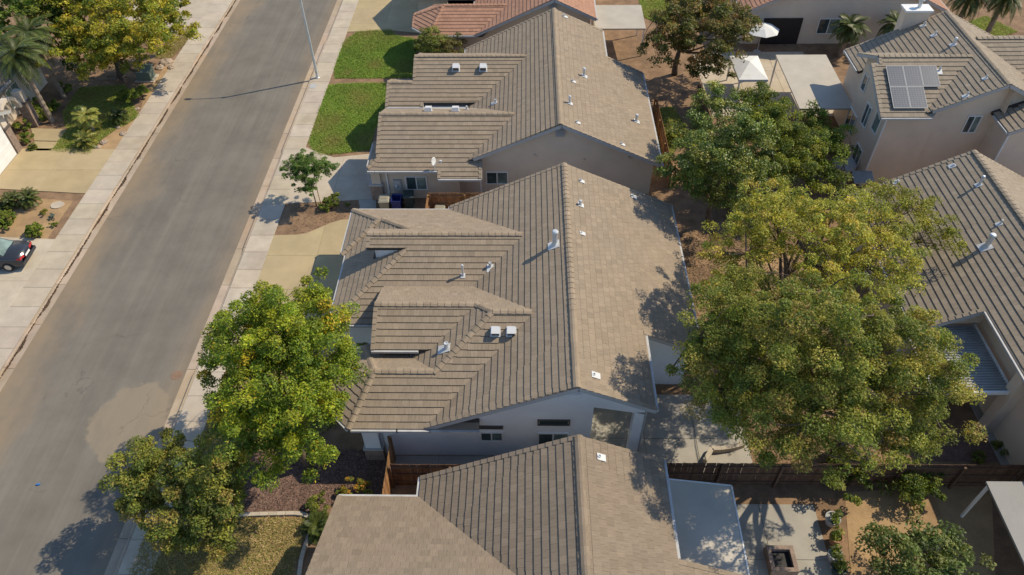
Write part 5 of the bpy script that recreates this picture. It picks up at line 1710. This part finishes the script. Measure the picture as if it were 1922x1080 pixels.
for k in range(120):
    y = 9 + k * 0.52
    gp.append((XL1 + 0.03 + 0.09 + 0.045 * math.sin(k * 0.9) + 0.04 * math.sin(k * 2.3 + 1) + 0.03 * math.sin(k * 5.1), y))
litter('gutter_litter', 'brown leaf litter and dried mud lying in the gutter across the street', 'leaf litter', [(XL1 + 0.03, 9)] + gp + [(XL1 + 0.03, 71)], 900, 0.05, [(0.10, 0.065, 0.04), (0.15, 0.095, 0.055), (0.07, 0.045, 0.03)], 0.012, 6)
litter('yard_litter', 'dry fallen leaves under the backyard trees', 'leaf litter', rect(8.6, 18.5, 17.2, 34), 60, 0.07, [(0.22, 0.14, 0.075), (0.14, 0.09, 0.05), (0.28, 0.2, 0.11)], 0.1, 7)
# ------------------------------------------------------------------ fences
def fence(label, p, q, h=1.8, mat='wood', bw=0.145, gap=0.008, side=1, group='wooden fences', posts=2.4, uneven=0.02):
    """boards on two rails with posts behind"""
    p, q = Vector((*p, 0)), Vector((*q, 0))
    d = q - p
    Ln = d.length
    d.normalize()
    nrm = Vector((-d.y, d.x, 0)) * side
    rt = root('board_fence', (p.x, p.y, 0.05), label, 'fence', group)
    m = mesh_data('board', *_boxvf(-bw / 2 + gap / 2, -0.01, 0, bw / 2 - gap / 2, 0.01, h), mat)
    n = int(Ln / bw)
    for i in range(n):
        c = p + d * (i + 0.5) * Ln / n
        a = math.atan2(d.y, d.x)
        t = rnd.uniform(0.7, 1.25)
        mw = Matrix.Translation((c.x, c.y, 0.08 + rnd.uniform(-uneven, uneven))) @ Matrix.Rotation(a + rnd.uniform(-0.01, 0.01), 4, 'Z') @ Matrix.Rotation(rnd.uniform(-0.008, 0.008), 4, 'Y')
        inst('board', m, mw, rt, (t, t * rnd.uniform(0.92, 1.0), t * rnd.uniform(0.85, 1.0)))
    for z in (0.4, 1.05, h - 0.15):
        a, b = p + nrm * 0.04, q + nrm * 0.04
        MB().beam((a.x, a.y, z), (b.x, b.y, z), 0.045, 0.09).build('rail', mat, rt)
    k = max(1, round(Ln / posts))
    for i in range(k + 1):
        c = p + d * (Ln * i / k) + nrm * 0.115
        MB().box(c.x - 0.05, c.y - 0.05, 0, c.x + 0.05, c.y + 0.05, h + 0.02).build('post', mat, rt)
    return rt
def _boxvf(x0, y0, z0, x1, y1, z1):
    m = MB().box(x0, y0, z0, x1, y1, z1)
    return m.V, m.F
fence('reddish brown board fence with gate rails beside the rubbish bins', (-6.0, 35.4), (-1.5, 35.4), 1.8, 'wood', side=-1)
fence('short fence return between the bins and the driveway house', (-6.02, 33.0), (-6.02, 35.36), 1.75, 'wood', side=-1)
fence('short weathered fence return closing the side passage by the mulch bed', (-6.0, 14.7), (-6.0, 18.1), 1.8, 'wood', side=1)
fence('dark board fence along the side passage between the two tiled roofs', (-5.9, 16.72), (2.0, 16.75), 1.75, 'wood_dark', side=-1)
fence('long dark board fence dividing the backyards below the huge tree', (5.9, 16.85), (21.4, 16.87), 1.8, 'wood_dark', side=-1)
fence('dark board fence continuing past the reddish yard to the grey cover', (21.45, 16.87), (32.0, 16.9), 1.8, 'wood_dark', side=-1)
fence('board fence hidden between the orchard trees and the rear lots', (12.6, 34.8), (12.6, 48.0), 1.8, 'wood_dark', side=1)
fence('thin board fence beside the strip of backyard grass', (9.3, 38.2), (9.3, 46.5), 1.6, 'wood', side=1)

# ------------------------------------------------------------------ bins
def wheelie(label, x, y, rot, mat, lid_open=False, lid_mat=None):
    rt = root('wheeled_bin', (x, y, 0.1), label, 'bin', 'wheeled bins by the side wall')
    mw = Matrix.Translation((x, y, 0.1)) @ Matrix.Rotation(rot, 4, 'Z')
    m = MB()
    w0, w1, d0, d1, h = 0.23, 0.31, 0.27, 0.36, 0.98
    V = [(-w0, -d0, 0.04), (w0, -d0, 0.04), (w0, d0, 0.04), (-w0, d0, 0.04), (-w1, -d1, h), (w1, -d1, h), (w1, d1, h), (-w1, d1, h)]
    i_ = 0.025
    V += [(-w1 + i_, -d1 + i_, h), (w1 - i_, -d1 + i_, h), (w1 - i_, d1 - i_, h), (-w1 + i_, d1 - i_, h), (-w0 + i_, -d0 + i_, 0.1), (w0 - i_, -d0 + i_, 0.1), (w0 - i_, d0 - i_, 0.1), (-w0 + i_, d0 - i_, 0.1)]
    Fs = [(3, 2, 1, 0)]
    for a in range(4):
        b = (a + 1) % 4
        Fs += [(a, b, 4 + b, 4 + a), (4 + a, 4 + b, 8 + b, 8 + a), (8 + a, 8 + b, 12 + b, 12 + a)]
    Fs.append((12, 13, 14, 15))
    m.add(V, Fs)
    m.box(-w1 - 0.02, -d1 - 0.02, h - 0.07, w1 + 0.02, -d1, h - 0.01).box(-w1 - 0.02, d1, h - 0.07, w1 + 0.02, d1 + 0.02, h - 0.01)
    m.xf(mw).build('body', mat, rt)
    lm = MB()
    LV = [(-w1 - .03, -d1 - .04, 0), (w1 + .03, -d1 - .04, 0), (w1 + .03, d1 + .03, 0), (-w1 - .03, d1 + .03, 0), (-w1 + .05, -d1 + .06, .06), (w1 - .05, -d1 + .06, .06), (w1 - .05, d1 - .03, .075), (-w1 + .05, d1 - .03, .075)]
    lm.add(LV, [(0, 1, 2, 3), (4, 5, 6, 7), (0, 1, 5, 4), (1, 2, 6, 5), (2, 3, 7, 6), (3, 0, 4, 7)])
    lm.box(-0.16, -0.12, 0.062, 0.16, 0.08, 0.085)
    hinge = Matrix.Translation((0, d1, h)) @ Matrix.Rotation(math.radians(-255 if lid_open else 0), 4, 'X') @ Matrix.Translation((0, -d1, 0.004))
    lm.xf(mw @ hinge).build('lid', lid_mat or mat, rt)
    for s_ in (-1, 1):
        MB().lathe((0, 0, -0.03), ((0.03, 0), (0.12, 0), (0.12, 0.06), (0.03, 0.06)), 12).xf(mw @ Matrix.Translation((s_ * 0.27, d0 + 0.05, 0.13)) @ Matrix.Rotation(math.pi / 2, 4, 'Y')).build('wheel', 'rubber', rt)
    MB().tube([(-0.25, d1 + 0.07, h - 0.03), (0.25, d1 + 0.07, h - 0.03)], 0.018, 8).xf(mw).build('handle', 'black', rt)
    return rt
wheelie('tan wheeled bin with closed lid beside the blue one', -8.85, 35.85, 0.05, 'bin_tan')
wheelie('blue wheeled bin standing open', -8.1, 35.95, -0.04, 'bin_blue', True)
wheelie('dark green wheeled bin with closed lid next to the fence', -7.38, 36.3, 0.1, 'bin_green')
wheelie('pale tan wheeled bin behind the reddish fence', -5.3, 34.85, 0.0, 'bin_tan')

# ------------------------------------------------------------------ street lamp
lx, ly, _ = G(597, 149, 0)
lamp = root('street_lamp', (lx, ly, ZS), 'tall grey metal street lamp on the pavement by the two lawns', 'street lamp')
MB().lathe((lx, ly, ZS), ((0.16, 0), (0.16, 0.05), (0.13, 0.08), (0.105, 0.3), (0.1, 0.6), (0.065, 7.6), (0.02, 7.66)), 14).build('pole', 'galv', lamp, smooth=False)
MB().tube([(lx, ly, 7.2), (lx - 0.5, ly, 7.75), (lx - 1.2, ly, 8.05), (lx - 2.0, ly, 8.15)], [0.05, 0.045, 0.04, 0.035], 8).build('arm', 'galv', lamp)
MB().lathe((0, 0, 0), ((0.04, -0.1), (0.13, -0.06), (0.15, 0.0), (0.1, 0.07), (0.03, 0.09)), 12).xf(Matrix.Translation((lx - 2.25, ly, 8.15)) @ Matrix.Diagonal((2.0, 1.0, 1.0, 1.0))).build('lamp_head', 'trim_grey', lamp)
MB().box(lx - 0.05, ly - 0.125, ZS + 0.4, lx + 0.05, ly - 0.09, ZS + 0.65).build('access_cover', 'trim_grey', lamp)
ub = tag(MB().box(lx - 0.35, ly - 1.55, ZS - 0.02, lx + 0.1, ly - 0.95, ZS + 0.012).build('utility_cover', 'trim_grey'), 'rectangular utility box lid set in the pavement by the lamp', 'cover')

# ------------------------------------------------------------------ parked car: tail of a dark saloon on the driveway across the street
cx, cy = -31.5, 31.1
car = root('parked_car', (cx, cy, 0.13), 'dark grey saloon car parked nose-in on the driveway across the street', 'car')
def car_build():
    prof = [  # x along the car (tail = +), lower z, waist z, half width at waist
        (2.28, 0.42, 0.74, 0.66), (2.22, 0.30, 0.90, 0.76), (2.0, 0.24, 0.97, 0.83), (1.5, 0.2, 1.0, 0.865), (0.8, 0.2, 0.98, 0.88), (0, 0.2, 0.96, 0.885), (-0.9, 0.2, 0.94, 0.875), (-1.5, 0.2, 0.86, 0.86), (-2.0, 0.24, 0.78, 0.8), (-2.25, 0.34, 0.66, 0.66)]
    V, Fs = [], []
    k = 9
    for x, zl, zw, hw in prof:
        ring = [(-hw * 0.92, zl), (-hw, zl + (zw - zl) * 0.35), (-hw * 0.985, zl + (zw - zl) * 0.75), (-hw * 0.86, zw), (0, zw + 0.03), (hw * 0.86, zw), (hw * 0.985, zl + (zw - zl) * 0.75), (hw, zl + (zw - zl) * 0.35), (hw * 0.92, zl)]
        V += [(x, y, z) for y, z in ring]
    for i in range(len(prof) - 1):
        for j in range(k - 1):
            Fs.append((i * k + j, i * k + j + 1, (i + 1) * k + j + 1, (i + 1) * k + j))
    Fs += [tuple(range(k)), tuple(reversed(range((len(prof) - 1) * k, len(prof) * k)))]
    return V, Fs
cmw = Matrix.Translation((cx, cy, 0.13)) @ Matrix.Rotation(math.radians(2), 4, 'Z')
V, Fs = car_build()
body = MB().add(V, Fs).xf(cmw).build('body', 'car_paint', car, smooth=True)
# cabin: roof on sloping glass
cab_lo = [(1.35, 0.72), (1.35, -0.72), (-1.15, -0.74), (-1.15, 0.74)]
cab_hi = [(0.72, 0.55), (0.72, -0.55), (-0.35, -0.57), (-0.35, 0.57)]
CV = [(x, y, 0.98) for x, y in cab_lo] + [(x, y, 1.42) for x, y in cab_hi]
MB().add([(x * 0.985, y * 0.985, z) for x, y, z in CV], [(4, 5, 6, 7), (0, 1, 5, 4), (1, 2, 6, 5), (2, 3, 7, 6), (3, 0, 4, 7)]).xf(cmw).build('roof', 'car_paint', car)
def glass_pane(name, a, b, c, d, out):
    def mixp(p, q, t): return tuple(p[i] + (q[i] - p[i]) * t for i in range(3))
    P = [Vector(v) for v in (a, b, c, d)]
    ctr = sum(P, Vector()) / 4
    P = [ctr + (v - ctr) * 0.9 + Vector(out) * 0.012 for v in P]
    MB().add(P, [(0, 1, 2, 3)]).xf(cmw).build(name, 'glass_blind', car)
glass_pane('rear_window', CV[0], CV[1], CV[5], CV[4], (0.7, 0, 0.7))
glass_pane('windscreen', CV[2], CV[3], CV[7], CV[6], (-0.7, 0, 0.7))
glass_pane('side_window', CV[1], CV[2], CV[6], CV[5], (0, -0.9, 0.3))
glass_pane('side_window', CV[3], CV[0], CV[4], CV[7], (0, 0.9, 0.3))
for s_ in (-1, 1):
    MB().add([(2.285, s_ * 0.34, 0.70), (2.235, s_ * 0.74, 0.74), (2.235, s_ * 0.73, 0.89), (2.26, s_ * 0.34, 0.86), (2.05, s_ * 0.80, 0.80), (2.05, s_ * 0.79, 0.90)], [(0, 1, 2, 3), (1, 4, 5, 2)]).xf(cmw @ Matrix.Translation((0.015, s_ * 0.015, 0.004))).build('tail_light', 'lamp_red', car)
    for xw in (1.38, -1.4):
        wh = MB().lathe((0, 0, -0.1), ((0.2, 0), (0.3, 0.0), (0.32, 0.04), (0.32, 0.16), (0.3, 0.2), (0.2, 0.2)), 18).xf(cmw @ Matrix.Translation((xw, s_ * 0.80, 0.32)) @ Matrix.Rotation(math.pi / 2, 4, 'X')).build('wheel', 'rubber', car)
        MB().lathe((0, 0, -0.108), ((0.03, 0), (0.19, 0.0), (0.21, 0.03), (0.21, 0.18), (0.19, 0.216), (0.03, 0.216)), 14).xf(cmw @ Matrix.Translation((xw, s_ * 0.80, 0.32)) @ Matrix.Rotation(math.pi / 2, 4, 'X')).build('rim', 'alloy', wh)
MB().box(2.275, -0.26, 0.62, 2.30, 0.26, 0.74).xf(cmw).build('number_plate', 'white_paint', car)
MB().box(2.1, -0.78, 0.36, 2.33, 0.78, 0.56).xf(cmw).build('bumper', 'car_paint', car)

# ------------------------------------------------------------------ things on the ground across the street
ux, uy, _ = G(277, 150, 0)
tb = root('utility_cabinet', (ux, uy, 0.1), 'grey-green utility cabinet on a pad under the maple', 'cabinet')
MB().box(ux - 0.75, uy - 0.6, 0.05, ux + 0.75, uy + 0.6, 0.17).build('pad', 'concrete', tb)
MB().add([(ux - 0.55, uy - 0.45, 0.17), (ux + 0.55, uy - 0.45, 0.17), (ux + 0.55, uy + 0.45, 0.17), (ux - 0.55, uy + 0.45, 0.17), (ux - 0.55, uy - 0.45, 0.85), (ux + 0.55, uy - 0.45, 0.85), (ux + 0.55, uy + 0.45, 1.0), (ux - 0.55, uy + 0.45, 1.0)],
         [(4, 5, 6, 7), (0, 1, 5, 4), (1, 2, 6, 5), (2, 3, 7, 6), (3, 0, 4, 7)]).build('housing', 'utility_green', tb)
MB().add([(ux - 0.6, uy - 0.5, 0.86), (ux + 0.6, uy - 0.5, 0.86), (ux + 0.6, uy + 0.5, 1.025), (ux - 0.6, uy + 0.5, 1.025), (ux - 0.6, uy - 0.5, 0.9), (ux + 0.6, uy - 0.5, 0.9), (ux + 0.6, uy + 0.5, 1.065), (ux - 0.6, uy + 0.5, 1.065)],
         [(4, 5, 6, 7), (3, 2, 1, 0), (0, 1, 5, 4), (1, 2, 6, 5), (2, 3, 7, 6), (3, 0, 4, 7)]).build('lid', 'utility_green', tb)
def rock(label, px, py, r, seed, mat='rock', z=0.08, flat=0.6, group='garden stones'):
    rng = np.random.default_rng(seed)
    g = G(px, py, z)
    V, Fs = [], []
    nu, nv = 9, 5
    for i in range(nv + 1):
        th = math.pi * 0.55 * i / nv
        for j in range(nu):
            ph = 2 * math.pi * j / nu
            k = r * (0.8 + 0.35 * rng.random())
            V.append((g[0] + k * math.sin(th) * math.cos(ph), g[1] + k * math.sin(th) * math.sin(ph), z + max(-0.04, k * flat * math.cos(th))))
    for i in range(nv):
        for j in range(nu):
            Fs.append((i * nu + j, (i + 1) * nu + j, (i + 1) * nu + (j + 1) % nu, i * nu + (j + 1) % nu))
    Fs.append(tuple(range(nu)))
    o = obj('stone', V, Fs, mat)
    return tag(o, label, 'stone', group)
for i, (px, py, r, lb) in enumerate(((313, 118, 0.55, 'large tan boulder beside the utility cabinet'), (300, 128, 0.4, 'tan stone leaning on the boulder by the cabinet'), (322, 128, 0.35, 'tan stone at the pavement edge near the boulder'), (232, 252, 0.28, 'pinkish stone under the lawn cycad'),
                                     (222, 240, 0.2, 'small stone among the cycad leaves'), (196, 268, 0.3, 'reddish stone at the driveway corner'), (185, 277, 0.2, 'small reddish stone beside the wide cycad'), (258, 205, 0.22, 'stone half hidden by the leafy shrub'))):
    rock(lb, px, py, r, 200 + i)
g = G(109, 388, 0)
sl = MB().prism([(g[0] + 0.42 * math.cos(t) * (1 + 0.06 * math.sin(3 * t)), g[1] + 0.36 * math.sin(t)) for t in np.linspace(0, 2 * math.pi, 13)[:-1]], 0.08, 0.15).build('stone_slab', 'concrete')
tag(sl, 'flat pale round stone slab set in the sandy planter', 'stone')
rts = MB()
rng_ = np.random.default_rng(77)
g0 = G(228, 148, 0)
for k in range(9):
    a = rng_.uniform(2.6, 5.6)
    ln = rng_.uniform(0.9, 2.4)
    e = (g0[0] + ln * math.cos(a) * 1.3, g0[1] + ln * math.sin(a) * 0.5 + 0.1, 0.11)
    limb(rts, (g0[0], g0[1], 0.2), e, 0.085, 0.025, rng_, 0.12, 6, 6)
tag(rts.build('surface_roots', 'palm_bark'), 'pale gnarled roots spreading over the shaded soil under the maple', 'roots')

# ------------------------------------------------------------------ small street marks
g = G(332, 705, 0)
tag(MB().lathe((g[0], g[1], 0.0), ((0.3, 0.002), (0.3, 0.008), (0.26, 0.011), (0.02, 0.011)), 20).build('manhole_cover', 'rust'), 'small rusty round valve cover in the asphalt near the kerb', 'cover')
g = G(72, 911, 0)
tag(MB().tube([(g[0] - 0.09, g[1], 0.03), (g[0] - 0.02, g[1] + 0.015, 0.04), (g[0] + 0.05, g[1] + 0.03, 0.03), (g[0] + 0.09, g[1] + 0.035, 0.03)], [0.03, 0.045, 0.04, 0.015], 8).build('litter_cup', 'blue_cloth'), 'crumpled blue and white cup lying in the street', 'litter')

# ------------------------------------------------------------------ concrete edging of the lawn, block by block
edge = GP([(440, 968), (480, 966), (520, 965), (556, 964), (577, 967), (587, 976), (588, 990), (581, 1005), (573, 1025), (566, 1048), (562, 1080), (556, 1110)], 0.12)
er = root('lawn_edging', (edge[0][0], edge[0][1], 0.08), 'curved pale concrete edging between lawn and mulch bed', 'edging')
pts = [Vector((*p, 0)) for p in edge]
acc, step = 0.0, 0.36
path = []
for a, b in zip(pts[:-1], pts[1:]):
    n = max(1, int((b - a).length / 0.06))
    for i in range(n):
        path.append(a + (b - a) * i / n)
i = 0
while i + 6 < len(path):
    a, b = path[i], path[i + 6]
    d = (b - a).normalized()
    t = rnd.uniform(0.9, 1.08)
    o = MB().beam(a + d * 0.006 + Vector((0, 0, 0.13)), b - d * 0.006 + Vector((0, 0, 0.13)), 0.17, 0.13).build('edging_block', 'concrete', er)
    o.color = (t, t, t, 1)
    i += 6

# ------------------------------------------------------------------ back gardens
def canopy(name, label, cat, x0, x1, y0, y1, z0, z1, mat, post='white_paint', ridge=None, th=0.1):
    rt = root(name, ((x0 + x1) / 2, (y0 + y1) / 2, 0.1), label, cat)
    if ridge is None:
        MB().prism(rect(x0, x1, y0, y1), lambda x, y: z0 + (z1 - z0) * (y - y0) / (y1 - y0) - th, lambda x, y: z0 + (z1 - z0) * (y - y0) / (y1 - y0)).build('roof_sheet', mat, rt)
    else:
        m = MB(); xm, ym = (x0 + x1) / 2, (y0 + y1) / 2
        m.add([(x0, y0, z0), (x1, y0, z0), (x1, y1, z0), (x0, y1, z0), (xm, ym, ridge), (x0, y0, z0 - 0.18), (x1, y0, z0 - 0.18), (x1, y1, z0 - 0.18), (x0, y1, z0 - 0.18)],
              [(0, 1, 4), (1, 2, 4), (2, 3, 4), (3, 0, 4), (5, 6, 1, 0), (6, 7, 2, 1), (7, 8, 3, 2), (8, 5, 0, 3)])
        m.build('canopy', mat, rt)
    for x in (x0 + 0.12, x1 - 0.12):
        for y in (y0 + 0.12, y1 - 0.12):
            zz = z0 + (z1 - z0) * (y - y0) / (y1 - y0) - th
            MB().box(x - 0.05, y - 0.05, 0.08, x + 0.05, y + 0.05, zz + 0.02).build('post', post, rt)
    return rt
c0 = G(1480, 150, 2.6)
canopy('patio_cover', 'flat cream patio cover standing in the far terrace', 'patio cover', G(1500, 200, 2.6)[0], G(1592, 200, 2.6)[0] + 0.4, G(1500, 203, 2.6)[1], G(1500, 103, 2.7)[1], 2.55, 2.7, 'cover_beige')
canopy('patio_cover', 'beige flat cover behind the red-roofed house', 'patio cover', 5.4, 9.4, 55.3, 59.0, 2.5, 2.7, 'cover_beige')
canopy('patio_cover', 'plain grey patio cover beside the sandy corner yard', 'patio cover', G(1850, 905, 2.8)[0], 25.0, 7.5, G(1850, 905, 2.8)[1], 2.7, 2.85, 'cover_dull')
canopy('garden_tent', 'pale garden tent with blue side cloth on the far terrace', 'tent', G(1385, 145, 2.1)[0], G(1440, 145, 2.1)[0], G(1400, 150, 2.1)[1], G(1400, 105, 2.1)[1], 2.1, 2.1, 'white_cloth', ridge=2.6)
gt = canopy('garden_swing', 'blue cloth swing seat beside the pale tent', 'swing', 15.0, 17.4, 44.2, 45.5, 1.6, 1.7, 'blue_cloth')
MB().box(15.25, 44.5, 0.5, 17.15, 45.2, 0.62).build('seat', 'blue_cloth', gt)
MB().box(15.25, 45.2, 0.62, 17.15, 45.28, 1.2).build('backrest', 'blue_cloth', gt)
ug = G(1420, 100, 0)
um = root('parasol', (ug[0], ug[1], 0.1), 'white garden parasol near the dark patio doorway', 'parasol')
MB().lathe((ug[0], ug[1], 0.1), ((0.3, 0), (0.3, 0.06), (0.03, 0.08), (0.03, 2.5), (0.01, 2.52)), 12).build('pole', 'trim_grey', um)
MB().lathe((ug[0], ug[1], 2.0), ((1.35, 0), (1.36, 0.02), (0.7, 0.32), (0.04, 0.5)), 8).build('canopy', 'white_cloth', um)
# corrugated lean-to, tank and wrapped goods beside the two-storey house
lt = root('lean_to', (20.0, 35.6, 0.1), 'small corrugated lean-to between the hedge and the tan wall', 'shelter')
q = [G(1600, 320, 1.7), G(1637, 320, 1.7), G(1641, 344, 1.6), G(1603, 346, 1.6)]
m = MB()
for i in range(14):
    a, b = i / 14, (i + 0.55) / 14
    c, d = (i + 0.55) / 14, (i + 1) / 14
    for u, v, zz in ((a, b, 0.0), (c, d, 0.03)):
        P = [tuple(q[0][k] + (q[1][k] - q[0][k]) * u for k in range(3)), tuple(q[0][k] + (q[1][k] - q[0][k]) * v for k in range(3)), tuple(q[3][k] + (q[2][k] - q[3][k]) * v for k in range(3)), tuple(q[3][k] + (q[2][k] - q[3][k]) * u for k in range(3))]
        m.prism([(p[0], p[1]) for p in P], lambda x, y, z_=zz: 1.6 + z_, lambda x, y, z_=zz: 1.64 + z_)
m.build('roof_sheet', 'corr_grey', lt)
for p in q:
    MB().box(p[0] - 0.04, p[1] - 0.04, 0.08, p[0] + 0.04, p[1] + 0.04, 1.6).build('post', 'wood_dark', lt)
for i, (px, py, r, lb) in enumerate(((1662, 333, 0.6, 'grey tarpaulin-covered heap against the tan wall'), (1685, 326, 0.5, 'rounded pale tarpaulin heap beside the wall corner'), (1648, 338, 0.45, 'low grey wrapped heap next to the corrugated lean-to'))):
    rock(lb, px, py, r, 300 + i, 'tarp', 0.1, 0.9, 'wrapped heaps by the tan wall')
g = G(1575, 335, 0)
tk = root('water_tank', (g[0], g[1], 0.1), 'pale round-topped tank standing among the shrubs', 'tank')
MB().lathe((g[0], g[1], 0.1), ((0.75, 0), (0.75, 1.05), (0.7, 1.15), (0.4, 1.3), (0.05, 1.35)), 18).build('shell', 'tarp', tk)
MB().lathe((g[0], g[1], 1.44), ((0.18, 0), (0.18, 0.06), (0.05, 0.08)), 12).build('cap', 'trim_grey', tk)
# fire pit and pots on the corner patio
g = G(1462, 1060, 0)
fp = root('fire_pit', (g[0], g[1], 0.12), 'square stone fire pit on the corner patio', 'fire pit')
m = MB()
for x0_, y0_, x1_, y1_ in ((-0.55, -0.55, 0.55, -0.38), (-0.55, 0.38, 0.55, 0.55), (-0.55, -0.38, -0.38, 0.38), (0.38, -0.38, 0.55, 0.38)):
    m.box(g[0] + x0_, g[1] + y0_, 0.1, g[0] + x1_, g[1] + y1_, 0.6)
m.build('rim', 'stone', fp)
MB().box(g[0] - 0.38, g[1] - 0.38, 0.1, g[0] + 0.38, g[1] + 0.38, 0.38).build('ash_bed', 'black', fp)
for i, (px, py, r, mt, lb) in enumerate(((1556, 985, 0.3, 'tarp', 'wide grey pot at the fence end of the pot row'), (1562, 1020, 0.26, 'terracotta', 'terracotta pot with a small shrub'), (1560, 1052, 0.28, 'tarp', 'pale pot in the middle of the pot row'), (1568, 1078, 0.28, 'bin_green', 'dark green pot at the open end of the pot row'))):
    g = G(px, py, 0)
    pt = root('plant_pot', (g[0], g[1], 0.12), lb, 'pot', 'pots along the patio edge')
    MB().lathe((g[0], g[1], 0.12), ((r * 0.65, 0), (r, 0.42), (r * 1.08, 0.43), (r * 1.08, 0.5), (r * 0.9, 0.5), (r * 0.88, 0.42), (0.02, 0.42)), 14).build('pot', mt, pt)
    rng = np.random.default_rng(400 + i)
    cen = np.array([[g[0], g[1], 0.75]]) + rng.normal(size=(6, 3)) * 0.12
    V, T = leaf_cloud(cen, np.full(6, 0.2), 40, 0.12, DG, rng)
    leaf_object('plant', V, T, pt)
# retaining kerb of the back patio
rk = MB()
e = GP([(1322, 868), (1335, 846), (1352, 846), (1378, 842), (1395, 836)], 0.2)
for a, b in zip(e[:-1], e[1:]):
    rk.beam((*a, 0.25), (*b, 0.25), 0.2, 0.34)
tag(rk.build('patio_kerb', 'concrete'), 'low concrete kerb at the edge of the back patio by the fence', 'kerb')
